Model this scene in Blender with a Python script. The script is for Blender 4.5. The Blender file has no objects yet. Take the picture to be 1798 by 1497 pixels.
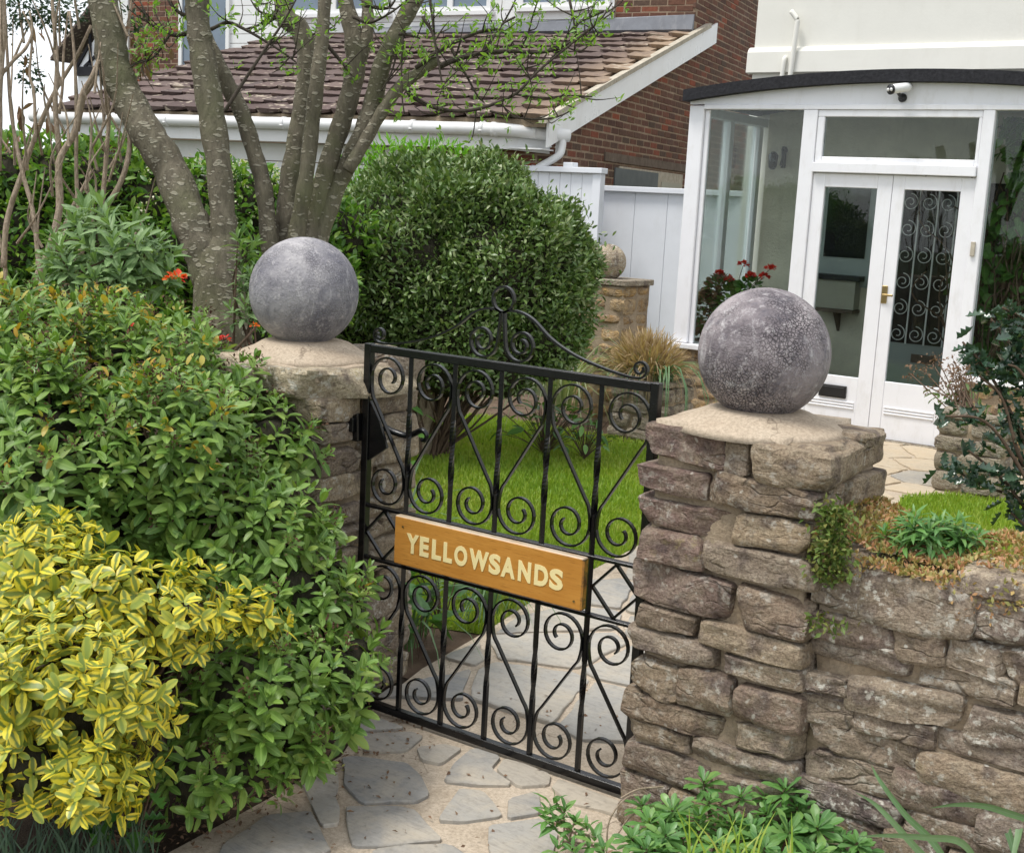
import bpy, math, random
import numpy as np
from mathutils import Vector, Matrix, noise as mnoise
C = bpy.context.scene
COL = C.collection
rng = np.random.default_rng(7)
random.seed(7)
R_ = math.radians

# ------------------------------------------------------------------ camera
FPX, CX, CY, EYE = 2218.0, 899.0, 748.5, 1.6
d_ = np.array([-659, 12552, FPX]); d_ /= np.linalg.norm(d_)
X_ = np.array([3299, 565, -FPX]); X_ -= d_ * (X_ @ d_); X_ /= np.linalg.norm(X_)
Z_ = -d_
Y_ = np.cross(Z_, X_)
RC = np.stack([X_, Y_, Z_])            # world = RC @ camera (x right, y down, z forward)
O_ = np.array([0, 0, EYE])
def ray(px, py): return RC @ np.array([px - CX, py - CY, FPX])
def PD(px, py, D): return O_ + ray(px, py) / FPX * D          # measured photo point at a known distance
def GZ(px, py, z=0.0):
    v = ray(px, py); return O_ + v * ((z - EYE) / v[2])
def GY(px, py, y):
    v = ray(px, py); return O_ + v * (y / v[1])
def project(p):
    q = (np.asarray(p) - O_) @ RC
    return np.stack([CX + FPX * q[..., 0] / q[..., 2], CY + FPX * q[..., 1] / q[..., 2], q[..., 2]], -1)
cam = bpy.data.cameras.new('camera')
cam.sensor_width = 36; cam.sensor_fit = 'HORIZONTAL'; cam.lens = 36 * FPX / 1798
cam.clip_start = 0.05; cam.clip_end = 1000
co = bpy.data.objects.new('camera', cam); COL.objects.link(co)
M = Matrix.Identity(4)
for i in range(3):
    M[i][0] = RC[i, 0]; M[i][1] = -RC[i, 1]; M[i][2] = -RC[i, 2]; M[i][3] = O_[i]
co.matrix_world = M
C.camera = co

# ------------------------------------------------------------------ sky, sun, exposure
SUN_EL, SUN_AZ = R_(66), R_(215)       # azimuth from +Y clockwise: behind the viewer, a little to the left
w = bpy.data.worlds.new('World'); C.world = w; w.use_nodes = True
nt = w.node_tree; nt.nodes.clear()
sky = nt.nodes.new('ShaderNodeTexSky'); sky.sky_type = 'NISHITA'; sky.sun_disc = False
sky.sun_elevation = SUN_EL; sky.sun_rotation = SUN_AZ; sky.dust_density = 2.0; sky.air_density = 1.0
bg = nt.nodes.new('ShaderNodeBackground'); bg.inputs[1].default_value = 0.115
tc = nt.nodes.new('ShaderNodeTexCoord')
cn = nt.nodes.new('ShaderNodeTexNoise'); cn.inputs['Scale'].default_value = 2.2; cn.inputs['Detail'].default_value = 6
cr = nt.nodes.new('ShaderNodeMapRange'); cr.inputs[1].default_value = .3; cr.inputs[2].default_value = .62; cr.inputs[3].default_value = .6; cr.inputs[4].default_value = .97
mx = nt.nodes.new('ShaderNodeMixRGB'); mx.inputs[2].default_value = (7.0, 7.25, 7.6, 1)
ou = nt.nodes.new('ShaderNodeOutputWorld')
L = nt.links.new
L(tc.outputs['Generated'], cn.inputs['Vector']); L(cn.outputs[0], cr.inputs[0]); L(cr.outputs[0], mx.inputs[0])
L(sky.outputs[0], mx.inputs[1]); L(mx.outputs[0], bg.inputs[0]); L(bg.outputs[0], ou.inputs[0])
sun = bpy.data.lights.new('sun', 'SUN'); sun.energy = 1.9; sun.angle = R_(18); sun.color = (1, .96, .9)
so = bpy.data.objects.new('sun', sun); COL.objects.link(so)
sd = Vector((math.sin(SUN_AZ) * math.cos(SUN_EL), math.cos(SUN_AZ) * math.cos(SUN_EL), math.sin(SUN_EL)))
so.rotation_euler = (-sd).to_track_quat('-Z', 'Y').to_euler(); so.location = (0, -5, 12)
C.view_settings.view_transform = 'Standard'; C.view_settings.look = 'None'
C.view_settings.gamma = 1; C.view_settings.use_curve_mapping = False
C.view_settings.exposure = 0.72
C.cycles.max_bounces = 8; C.cycles.transparent_max_bounces = 16

# ------------------------------------------------------------------ tagging helpers
def tag(o, label=None, cat=None, group=None, kind=None):
    if label: o['label'] = label
    if cat: o['category'] = cat
    if group: o['group'] = group
    if kind: o['kind'] = kind
    return o
def empty(name, loc, rz=0, **k):
    o = bpy.data.objects.new(name, None); COL.objects.link(o)
    o.location = tuple(loc); o.rotation_euler = (0, 0, rz); o.empty_display_size = .1
    return tag(o, **k)
def wloc(parent):
    """world to local shift for children of unrotated empties"""
    return np.array(parent.location) if parent is not None else np.zeros(3)
def link(name, me, mat=None, parent=None, smooth=False, loc=None, rot=None, scale=None):
    o = bpy.data.objects.new(name, me); COL.objects.link(o)
    if parent is not None: o.parent = parent
    if loc is not None: o.location = tuple(loc)
    if rot is not None: o.rotation_euler = tuple(rot)
    if scale is not None: o.scale = tuple(scale) if hasattr(scale, '__len__') else (scale,) * 3
    if mat is not None and len(me.materials) == 0: me.materials.append(mat)
    return o
def tri_mesh(name, V, F, lf=None, smooth=True):
    """mesh from triangle arrays, with an optional per-vertex vector 'lf' = (across, along, random)"""
    me = bpy.data.meshes.new(name)
    V = np.ascontiguousarray(V, np.float32); F = np.ascontiguousarray(F, np.int32)
    me.vertices.add(len(V)); me.vertices.foreach_set('co', V.ravel())
    me.loops.add(F.size); me.loops.foreach_set('vertex_index', F.ravel())
    me.polygons.add(len(F)); me.polygons.foreach_set('loop_start', np.arange(0, F.size, 3, dtype=np.int32))
    me.update(calc_edges=True)
    if smooth: me.polygons.foreach_set('use_smooth', np.ones(len(F), bool))
    if lf is not None:
        a = me.attributes.new('lf', 'FLOAT_VECTOR', 'POINT')
        a.data.foreach_set('vector', np.ascontiguousarray(lf, np.float32).ravel())
    return me
class MB:
    """collects simple shapes, then links them as one mesh object"""
    def __init__(s): s.v = []; s.f = []; s.r = []
    def add(s, V, F, rnd=None):
        n = len(s.v); s.v.extend([tuple(map(float, p)) for p in V]); s.f.extend([tuple(int(i) + n for i in f) for f in F])
        s.r.extend([random.random() if rnd is None else rnd] * len(V))
    def box(s, a, b, bev=0.0):
        a = np.minimum(a, b) if False else np.array(a, float); b = np.array(b, float)
        lo, hi = np.minimum(a, b), np.maximum(a, b)
        s.hexa([(lo[0] if i in (0, 3, 4, 7) else hi[0], lo[1] if i in (0, 1, 4, 5) else hi[1], lo[2] if i < 4 else hi[2]) for i in range(8)], bev)
    def hexa(s, c, bev=0.0):
        c = np.array(c, float)
        Q = [(0, 3, 2, 1), (4, 5, 6, 7), (0, 1, 5, 4), (1, 2, 6, 5), (2, 3, 7, 6), (3, 0, 4, 7)]
        if bev <= 0: s.add(c, Q); return
        # chamfered: every face inset on its own, bridged by edge and corner faces
        V, idx = [], {}
        for fi, q in enumerate(Q):
            for k, i in enumerate(q):
                p = c[i]; e1 = c[q[(k + 1) % 4]] - p; e2 = c[q[(k - 1) % 4]] - p
                l1, l2 = np.linalg.norm(e1), np.linalg.norm(e2)
                b1, b2 = min(bev, .45 * l1), min(bev, .45 * l2)
                idx[fi, i] = len(V); V.append(p + e1 / l1 * b1 + e2 / l2 * b2)
        F = [tuple(idx[fi, i] for i in q) for fi, q in enumerate(Q)]
        for fa in range(6):
            for k in range(4):
                i, j = Q[fa][k], Q[fa][(k + 1) % 4]
                for fb in range(fa + 1, 6):
                    if i in Q[fb] and j in Q[fb]: F.append((idx[fa, j], idx[fa, i], idx[fb, i], idx[fb, j]))
        for i in range(8):
            fs = [fi for fi in range(6) if i in Q[fi]]
            t = [idx[fi, i] for fi in fs]
            n = np.cross(V[t[1]] - V[t[0]], V[t[2]] - V[t[0]])
            if n @ (c[i] - c.mean(0)) < 0: t = t[::-1]
            F.append(tuple(t))
        s.add(V, F)
    def tube(s, pts, rad, n=8, cap=True, twist=0.0, square=False):
        P = np.array(pts, float); m = len(P)
        r = np.full(m, rad, float) if np.isscalar(rad) else np.array(rad, float)
        T = np.gradient(P, axis=0); T /= np.linalg.norm(T, axis=1)[:, None] + 1e-9
        u = np.array([0, 0, 1.0]) if abs(T[0][2]) < .9 else np.array([1.0, 0, 0])
        V = []
        for i in range(m):
            u = u - T[i] * (u @ T[i]); u /= np.linalg.norm(u) + 1e-9
            b = np.cross(T[i], u)
            for k in range(n):
                a = 2 * math.pi * k / n + twist * i + (math.pi / 4 if square else 0)
                V.append(P[i] + r[i] * (math.cos(a) * u + math.sin(a) * b))
        F = [(i * n + k, i * n + (k + 1) % n, (i + 1) * n + (k + 1) % n, (i + 1) * n + k) for i in range(m - 1) for k in range(n)]
        if cap: F += [tuple(range(n))[::-1], tuple((m - 1) * n + k for k in range(n))]
        s.add(V, F)
    def strap(s, pts, wy, th, axis=(0, 1, 0)):
        """flat bar of width wy along axis and thickness th, following pts"""
        P = np.array(pts, float); m = len(P); ax = np.array(axis, float)
        T = np.gradient(P, axis=0); T /= np.linalg.norm(T, axis=1)[:, None] + 1e-9
        N = np.cross(T, ax); N /= np.linalg.norm(N, axis=1)[:, None] + 1e-9
        V = []
        for i in range(m):
            for a, b in ((-1, -1), (1, -1), (1, 1), (-1, 1)): V.append(P[i] + ax * (a * wy / 2) + N[i] * (b * th / 2))
        F = [(i * 4 + k, i * 4 + (k + 1) % 4, i * 4 + 4 + (k + 1) % 4, i * 4 + 4 + k) for i in range(m - 1) for k in range(4)]
        F += [(3, 2, 1, 0), tuple((m - 1) * 4 + k for k in range(4))]
        s.add(V, F)
    def prism(s, poly, a, b, axis=1):
        """polygon given in the two other axes, extruded from a to b along axis"""
        n = len(poly); V = []
        for t in (a, b):
            for p in poly:
                q = list(p); q.insert(axis, t); V.append(q)
        F = [tuple(range(n)), tuple(range(2 * n - 1, n - 1, -1))] + [(i, i + n, (i + 1) % n + n, (i + 1) % n) for i in range(n)]
        s.add(V, F)
    def lathe(s, prof, c=(0, 0, 0), n=24):
        c = np.array(c, float); m = len(prof); V = []
        for r, z in prof:
            for k in range(n):
                a = 2 * math.pi * k / n; V.append(c + np.array([r * math.cos(a), r * math.sin(a), z]))
        F = [(i * n + k, i * n + (k + 1) % n, (i + 1) * n + (k + 1) % n, (i + 1) * n + k) for i in range(m - 1) for k in range(n)]
        F += [tuple(range(n))[::-1], tuple((m - 1) * n + k for k in range(n))]
        s.add(V, F)
    def mesh(s, name, smooth=False, fix=True):
        me = bpy.data.meshes.new(name); me.from_pydata(s.v, [], s.f); me.update()
        a = me.attributes.new('rnd', 'FLOAT', 'POINT'); a.data.foreach_set('value', np.array(s.r, np.float32))
        if fix:
            import bmesh
            bm = bmesh.new(); bm.from_mesh(me); bmesh.ops.recalc_face_normals(bm, faces=bm.faces); bm.to_mesh(me); bm.free()
        if smooth:
            me.polygons.foreach_set('use_smooth', np.ones(len(me.polygons), bool))
        return me
    def build(s, name, mat, parent=None, smooth=False, local=True, **k):
        if parent is not None and local:
            o = wloc(parent); s.v = [tuple(np.array(p) - o) for p in s.v]
        return link(name, s.mesh(name, smooth), mat, parent, **k)
def obox(name, a, b, mat, parent=None, bev=0.0, **k):
    m = MB(); m.box(a, b, bev); return m.build(name, mat, parent, **k)
def catmull(pts, n=6):
    P = np.array(pts, float)
    if len(P) < 3: return np.array([P[0] + (P[-1] - P[0]) * t for t in np.linspace(0, 1, n + 1)])
    Q = np.vstack([2 * P[0] - P[1], P, 2 * P[-1] - P[-2]]); out = []
    for i in range(len(P) - 1):
        p0, p1, p2, p3 = Q[i:i + 4]
        for t in np.linspace(0, 1, n, endpoint=False):
            out.append(.5 * ((2 * p1) + (p2 - p0) * t + (2 * p0 - 5 * p1 + 4 * p2 - p3) * t * t + (3 * p1 - p0 - 3 * p2 + p3) * t ** 3))
    out.append(P[-1]); return np.array(out)

# ------------------------------------------------------------------ materials
class NT:
    def __init__(s, name):
        s.m = bpy.data.materials.new(name); s.m.use_nodes = True; s.t = s.m.node_tree; s.t.nodes.clear()
        s.out = s.t.nodes.new('ShaderNodeOutputMaterial')
    def n(s, typ, inp=None, **props):
        nd = s.t.nodes.new('ShaderNode' + typ)
        for k, v in props.items(): setattr(nd, k, v)
        for k, v in (inp or {}).items(): s.put(nd.inputs[k], v)
        return nd
    def put(s, sock, v):
        if hasattr(v, 'outputs'): v = v.outputs[0]
        if isinstance(v, bpy.types.NodeSocket): s.t.links.new(v, sock)
        else:
            if sock.type == 'RGBA' and len(v) == 3: v = (*v, 1)
            sock.default_value = v
    def coord(s, kind='Object', scale=(1, 1, 1), rand=True):
        c = s.n('TexCoord').outputs[kind]
        if rand:
            r = s.n('ObjectInfo').outputs['Random']
            c = s.n('VectorMath', {0: c, 1: s.n('VectorMath', {0: (13.7, 7.3, 21.1), 'Scale': r}, operation='SCALE')}, operation='ADD')
        return s.n('VectorMath', {0: c, 1: scale}, operation='MULTIPLY')
    def noise(s, vec, scale, detail=4, rough=.55, dist=0.0):
        return s.n('TexNoise', {'Vector': vec, 'Scale': scale, 'Detail': detail, 'Roughness': rough, 'Distortion': dist}).outputs[0]
    def ramp(s, fac, stops, interp='LINEAR'):
        r = s.n('ValToRGB', {0: fac}); e = r.color_ramp.elements; r.color_ramp.interpolation = interp
        while len(e) < len(stops): e.new(.5)
        for el, (p, c) in zip(e, stops): el.position = p; el.color = (*c, 1) if len(c) == 3 else c
        return r.outputs[0]
    def rng(s, v, a, b, c=0., d=1.): return s.n('MapRange', {0: v, 1: a, 2: b, 3: c, 4: d}).outputs[0]
    def mix(s, f, a, b, blend='MIX'): return s.n('MixRGB', {0: f, 1: a, 2: b}, blend_type=blend).outputs[0]
    def math(s, op, a, b=0.): return s.n('Math', {0: a, 1: b}, operation=op).outputs[0]
    def bump(s, h, strength=.5, dist=.01): return s.n('Bump', {'Height': h, 'Strength': strength, 'Distance': dist}).outputs[0]
    def bsdf(s, col, rough=.6, bump=None, spec=.5, **k):
        b = s.n('BsdfPrincipled', {'Base Color': col, 'Roughness': rough, 'Specular IOR Level': spec, **k})
        if bump is not None: s.put(b.inputs['Normal'], bump)
        return b
    def done(s, sh): s.put(s.out.inputs[0], sh); return s.m
def rnd_of(t, mass): return t.n('Attribute', attribute_name='rnd').outputs['Fac'] if mass else t.n('ObjectInfo').outputs['Random']

def m_stone(name, cols, lichen=.5, mass=False, dark=1.0, strata=1.0, bs=.8):
    t = NT(name); c = t.coord()
    rnd = rnd_of(t, mass); cols = [tuple(max(.04, .2 + (x * 2.2 - .2) * 1.2) for x in k) for k in cols]
    base = t.ramp(rnd, [(i / max(1, len(cols) - 1), k) for i, k in enumerate(cols)])
    wc = t.n('VectorMath', {0: c, 1: t.n('VectorMath', {0: t.n('TexNoise', {'Vector': c, 'Scale': 9., 'Detail': 3.}).outputs[1], 'Scale': .07}, operation='SCALE')}, operation='ADD')
    st = t.noise(t.n('VectorMath', {0: wc, 1: (7, 7, 27)}, operation='MULTIPLY'), 1.7, 6, .68, .8)
    big = t.noise(c, 17, 5, .62, .6); fine = t.noise(c, 150, 6, .8); mid = t.noise(c, 48, 6, .72)
    pit = t.n('TexVoronoi', {'Vector': wc, 'Scale': 62.}, feature='F1').outputs['Distance']
    col = t.mix(t.rng(big, .40, .64, 0, .6), base, (.46, .385, .28))
    col = t.mix(t.rng(t.noise(c, 11, 4, .6), .52, .66, .0, .7), col, (.125, .095, .095))
    col = t.mix(t.rng(st, .32, .62, .55, 0), col, t.mix(1, col, (.42, .37, .34), 'MULTIPLY'))
    col = t.mix(t.rng(fine, .36, .58, .8, .0), col, t.mix(1, col, (.30, .27, .25), 'MULTIPLY'))
    col = t.mix(t.rng(mid, .55, .7, 0, .5), col, (.46, .40, .32))
    li = t.noise(c, 38, 6, .7); lb = t.noise(c, 6, 3, .6)
    lf = t.math('MULTIPLY', t.rng(li, .53, .61), t.rng(lb, .43, .58, .0, lichen))
    sp = t.n('TexVoronoi', {'Vector': wc, 'Scale': 40.})
    lf = t.math('MAXIMUM', lf, t.math('MULTIPLY', t.math('MULTIPLY', t.rng(sp.outputs['Distance'], .26, .16), t.rng(t.n('SeparateColor', {0: sp.outputs['Color']}).outputs[0], .80, .84)), lichen))
    col = t.mix(lf, col, (.64, .61, .53))
    crv = t.n('TexVoronoi', {'Vector': t.n('VectorMath', {0: wc, 1: (9, 9, 30)}, operation='MULTIPLY'), 'Scale': 1.0}, feature='DISTANCE_TO_EDGE').outputs[0]
    crk = t.math('MULTIPLY', t.rng(crv, .0, .07, 1, 0), t.rng(t.noise(c, 8, 3), .52, .64))
    col = t.mix(t.math('MULTIPLY', crk, .6), col, (.07, .058, .05))
    ye = t.math('MULTIPLY', t.rng(t.noise(c, 40, 4), .56, .66), t.rng(t.noise(c, 3.3, 2), .57, .7, 0, lichen * .7))
    col = t.mix(ye, col, (.36, .31, .11))
    h = t.math('ADD', t.math('MULTIPLY', st, .75 * strata), t.math('ADD', t.math('MULTIPLY', mid, .55), t.math('ADD', t.math('MULTIPLY', fine, .32), t.math('ADD', t.math('MULTIPLY', pit, .3), t.math('MULTIPLY', crk, -.5)))))
    return t.done(t.bsdf(col, .9, t.bump(h, bs, .03), .2))
def m_mortar(name, a=(.25, .185, .12), b=(.36, .285, .20), bs=.6):
    t = NT(name); c = t.coord(rand=False)
    n1 = t.noise(c, 7, 5); n2 = t.noise(c, 120, 6, .75); n3 = t.noise(c, 30, 4)
    col = t.mix(t.rng(n1, .35, .65), a, b); col = t.mix(t.rng(t.noise(c, 2.6, 7, .7), .5, .68, 0, .5), col, t.mix(1, col, (.62, .58, .54), 'MULTIPLY'))
    cv = t.n('TexVoronoi', {'Vector': t.n('VectorMath', {0: c, 1: t.n('VectorMath', {0: t.n('TexNoise', {'Vector': c, 'Scale': 6., 'Detail': 4.}).outputs[1], 'Scale': .2}, operation='SCALE')}, operation='ADD'), 'Scale': 5.}, feature='DISTANCE_TO_EDGE').outputs[0]
    col = t.mix(t.math('MULTIPLY', t.rng(cv, .0, .012, .7, 0), t.rng(t.noise(c, 3, 2), .5, .6)), col, (.12, .09, .065)); col = t.mix(t.rng(n2, .35, .6, .45, 0), col, (.10, .075, .05))
    return t.done(t.bsdf(col, .95, t.bump(t.math('ADD', t.math('MULTIPLY', n2, .5), t.math('MULTIPLY', n3, .7)), bs, .015), .15))
def m_plain(name, col, rough=.5, spec=.5, var=.12, scale=6, bs=.08, bdist=.004, dirt=None, metallic=0.):
    t = NT(name); c = t.coord()
    n1 = t.noise(c, scale, 6, .6); n2 = t.noise(c, scale * 14, 4)
    k = t.mix(t.rng(n1, .3, .7, 0, 1), col, tuple(x * (1 - var) for x in col))
    if dirt is not None:
        dn = t.math('MULTIPLY', t.rng(t.noise(t.n('VectorMath', {0: c, 1: (1, 1, .35)}, operation='MULTIPLY'), scale * 2.3, 7, .7), .52, .78), dirt[1])
        k = t.mix(dn, k, dirt[0])
    return t.done(t.bsdf(k, t.rng(n1, .3, .7, rough * .85, min(1, rough * 1.15)), t.bump(t.math('ADD', n1, t.math('MULTIPLY', n2, .5)), bs, bdist), spec, **{'Metallic': metallic}))
def m_leaf(name, cols, rib=None, edge=None, rough=.42, trans=.28, spec=.5, objvar=.0):
    t = NT(name); at = t.n('Attribute', attribute_name='lf'); sp = t.n('SeparateXYZ', {0: at.outputs['Vector']})
    rv = sp.outputs[2]
    if objvar: rv = t.math('FRACT', t.math('ADD', rv, t.math('MULTIPLY', t.n('ObjectInfo').outputs['Random'], objvar)))
    col = t.ramp(rv, [(i / max(1, len(cols) - 1), k) for i, k in enumerate(cols)])
    ac = t.math('ABSOLUTE', sp.outputs[0])
    nz = t.noise(t.coord(), 60, 3)
    if edge is not None:
        f = t.rng(t.math('ADD', t.math('ADD', ac, t.math('MULTIPLY', t.math('SUBTRACT', rv, .5), .35)), t.math('MULTIPLY', t.math('SUBTRACT', nz, .5), .9)), .22, .5)
        lime = t.mix(t.rng(rv, .0, 1., 0, .75), edge[0], edge[1])
        col = t.mix(f, col, lime)
        old = t.rng(t.math('FRACT', t.math('MULTIPLY', rv, 7.3)), .66, .74, 0, .7)
        col = t.mix(old, col, (.30, .38, .06))
    if rib is not None: col = t.mix(t.rng(ac, .03, .2, .65, 0), col, rib)
    col = t.mix(t.rng(nz, .3, .7, .0, .3), col, t.mix(1, col, (.6, .62, .5), 'MULTIPLY'))
    p = t.bsdf(col, t.rng(nz, .3, .7, rough * .8, min(1., rough * 1.3)), None, spec)
    tr = t.n('BsdfTranslucent', {0: t.mix(1, col, (1.25, 1.3, .6), 'MULTIPLY')})
    return t.done(t.n('MixShader', {0: trans, 1: p, 2: tr}))
def m_bark(name, a, b, spots=None, scale=1.0, moss=None):
    t = NT(name); c = t.coord(rand=False)
    n = t.noise(t.n('VectorMath', {0: c, 1: (30 * scale, 30 * scale, 9 * scale)}, operation='MULTIPLY'), 1.5, 7, .65)
    n2 = t.noise(c, 5 * scale, 5)
    col = t.mix(t.rng(n, .3, .7), a, b); col = t.mix(t.rng(n2, .4, .65, 0, .5), col, t.mix(1, col, (.55, .6, .5), 'MULTIPLY'))
    if moss: col = t.mix(t.rng(t.noise(c, 3, 4), .5, .68, 0, .6), col, moss)
    h = n
    if spots:
        wv = t.n('VectorMath', {0: c, 1: t.n('VectorMath', {0: t.n('TexNoise', {'Vector': c, 'Scale': 25.}).outputs[1], 'Scale': .022}, operation='SCALE')}, operation='ADD')
        v = t.n('TexVoronoi', {'Vector': t.n('VectorMath', {0: wv, 1: (17, 17, 40)}, operation='MULTIPLY'), 'Scale': 1.0, 'Randomness': 1.0})
        keep = t.rng(t.n('SeparateColor', {0: v.outputs['Color']}).outputs[0], .42, .47)
        ring = t.math('MULTIPLY', t.rng(v.outputs['Distance'], .36, .27), t.math('ADD', t.rng(v.outputs['Distance'], .08, .22, .6, .95), 0.))
        f = t.math('MULTIPLY', keep, ring)
        v2 = t.n('TexVoronoi', {'Vector': t.n('VectorMath', {0: wv, 1: (42, 42, 85)}, operation='MULTIPLY'), 'Scale': 1.0})
        f2 = t.math('MULTIPLY', t.rng(v2.outputs['Distance'], .42, .28), t.rng(t.n('SeparateColor', {0: v2.outputs['Color']}).outputs[1], .62, .66, 0, .75))
        f = t.math('MAXIMUM', t.math('MULTIPLY', f, .62), t.math('MULTIPLY', f2, .7))
        col = t.mix(f, col, spots)
        h = t.math('ADD', h, t.math('MULTIPLY', f, .6))
    return t.done(t.bsdf(col, .85, t.bump(h, .9, .016), .25))
def m_glass(name, tint=(.93, .97, .96), refl=1.0):
    t = NT(name)
    fr = t.n('Fresnel', {0: 1.5}).outputs[0]
    g = t.n('BsdfGlossy', {0: (1, 1, 1), 'Roughness': .01}); tr = t.n('BsdfTransparent', {0: tint})
    return t.done(t.n('MixShader', {0: t.math('MINIMUM', t.math('MULTIPLY', fr, .7 * refl), .9), 1: tr, 2: g}))
def m_brick(name, mass=False):
    t = NT(name); c = t.coord(); r = rnd_of(t, mass)
    base = t.ramp(r, [(0, (.10, .055, .042)), (.2, (.17, .075, .05)), (.42, (.11, .075, .055)), (.6, (.20, .085, .052)), (.8, (.135, .08, .06)), (.93, (.30, .085, .045)), (1, (.12, .065, .05))])
    n = t.noise(c, 22, 6, .65); n2 = t.noise(c, 160, 3)
    col = t.mix(t.rng(n, .35, .68, 0, .7), base, t.mix(1, base, (.5, .5, .55), 'MULTIPLY'))
    col = t.mix(t.rng(n2, .55, .75, 0, .35), col, (.3, .2, .15))
    return t.done(t.bsdf(col, .9, t.bump(t.math('ADD', n, t.math('MULTIPLY', n2, .5)), .4, .006), .2))
def m_tile(name):
    t = NT(name); c = t.coord(); r = t.n('ObjectInfo').outputs['Random']
    base = t.ramp(r, [(0, (.095, .066, .06)), (.3, (.155, .11, .097)), (.5, (.12, .09, .083)), (.75, (.185, .135, .115)), (.9, (.13, .095, .085)), (1, (.17, .13, .115))])
    wp = t.n('SeparateXYZ', {0: t.n('VectorTransform', {0: t.n('TexCoord').outputs['Object']}, vector_type='POINT', convert_from='OBJECT', convert_to='WORLD')})
    gx = t.math('ADD', t.math('MULTIPLY', t.math('ADD', wp.outputs[0], 6.83), .988), t.math('MULTIPLY', t.math('SUBTRACT', wp.outputs[1], 11.19), .153))
    n = t.noise(c, 14, 6, .65); n2 = t.noise(c, 90, 4)
    # the sandier, lichen-washed tiles along the right-hand verge
    pale = t.math('MULTIPLY', t.rng(gx, -.6, -.1), t.rng(t.math('ADD', n, t.math('MULTIPLY', r, .35)), .45, .8, .2, .9))
    col = t.mix(t.rng(n, .3, .7, 0, .6), base, t.mix(1, base, (.55, .55, .6), 'MULTIPLY'))
    col = t.mix(pale, col, (.34, .25, .17))
    keep = t.rng(t.math('FRACT', t.math('MULTIPLY', r, 17.3)), .55, .6)
    li = t.math('MULTIPLY', t.rng(t.noise(c, 11, 3, .5), .57, .63), keep)
    col = t.mix(t.math('MULTIPLY', li, .85), col, (.42, .36, .28))
    col = t.mix(t.rng(n2, .5, .8, 0, .35), col, (.22, .18, .15))
    return t.done(t.bsdf(col, .9, t.bump(t.math('ADD', n, n2), .5, .008), .2))
def m_paving(name='paving_slate', tan=0.):
    t = NT(name); c = t.coord(); r = t.n('ObjectInfo').outputs['Random']
    base = t.ramp(r, [(0, (.30, .292, .275)), (.35, (.38, .36, .32)), (.7, (.265, .262, .25)), (1, (.44, .385, .305))])
    if tan: base = t.mix(tan, base, (.52, .41, .27))
    n = t.noise(c, 6, 7, .65, .6); n2 = t.noise(c, 55, 6, .7); n3 = t.noise(t.n('VectorMath', {0: c, 1: (5, 26, 8)}, operation='MULTIPLY'), 1.6, 6, .65, 1.5)
    col = t.mix(t.rng(n, .42, .70, 0, .7), base, (.47, .41, .32))
    col = t.mix(t.rng(n3, .5, .72, 0, .45), col, t.mix(1, col, (.55, .56, .6), 'MULTIPLY'))
    col = t.mix(t.rng(n2, .3, .5, .4, 0), col, t.mix(1, col, (.5, .5, .5), 'MULTIPLY'))
    return t.done(t.bsdf(col, .85, t.bump(t.math('ADD', n3, t.math('MULTIPLY', n2, .5)), .45, .008), .3))
def m_ball(name, tone, blotch):
    t = NT(name); c = t.coord()
    n = t.noise(c, 7, 6, .62, .4); n2 = t.noise(c, 34, 6, .72); n3 = t.noise(c, 110, 4)
    col = t.mix(t.rng(n, .34, .62), tone[0], tone[1])
    v = t.n('TexVoronoi', {'Vector': t.n('VectorMath', {0: c, 1: t.n('VectorMath', {0: t.n('TexNoise', {'Vector': c, 'Scale': 18.}).outputs[1], 'Scale': .03}, operation='SCALE')}, operation='ADD'), 'Scale': 120.}, feature='DISTANCE_TO_EDGE').outputs[0]
    crk = t.math('MULTIPLY', t.rng(v, .0, .12, 1, 0), t.rng(t.noise(c, 6, 3), .42, .6, 0, blotch))
    col = t.mix(t.math('MULTIPLY', crk, .95), col, (.045, .042, .05))
    col = t.mix(t.math('MULTIPLY', t.rng(t.noise(c, 13, 8, .75), .52, .68), blotch * .85), col, (.06, .056, .072))
    col = t.mix(t.rng(n2, .54, .68, 0, .75), col, (.50, .47, .47)); col = t.mix(t.rng(n3, .58, .72, 0, .5), col, (.06, .055, .065))
    stk = t.noise(t.n('VectorMath', {0: c, 1: (9, 22, 5)}, operation='MULTIPLY'), 1.3, 5, .7, 1.5); col = t.mix(t.rng(stk, .56, .72, 0, .6), col, (.55, .53, .53)); col = t.mix(t.rng(stk, .42, .3, 0, .45), col, (.10, .10, .125))
    gr = t.noise(t.n('VectorMath', {0: c, 1: (6, 6, 50)}, operation='MULTIPLY'), 1.2, 4)
    col = t.mix(t.rng(gr, .5, .75, 0, .25), col, (.36, .33, .34))
    return t.done(t.bsdf(col, .72, t.bump(t.math('ADD', t.math('MULTIPLY', n2, .6), t.math('ADD', t.math('MULTIPLY', n3, .4), t.math('MULTIPLY', crk, -.6))), 1.0, .008), .35))
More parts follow.
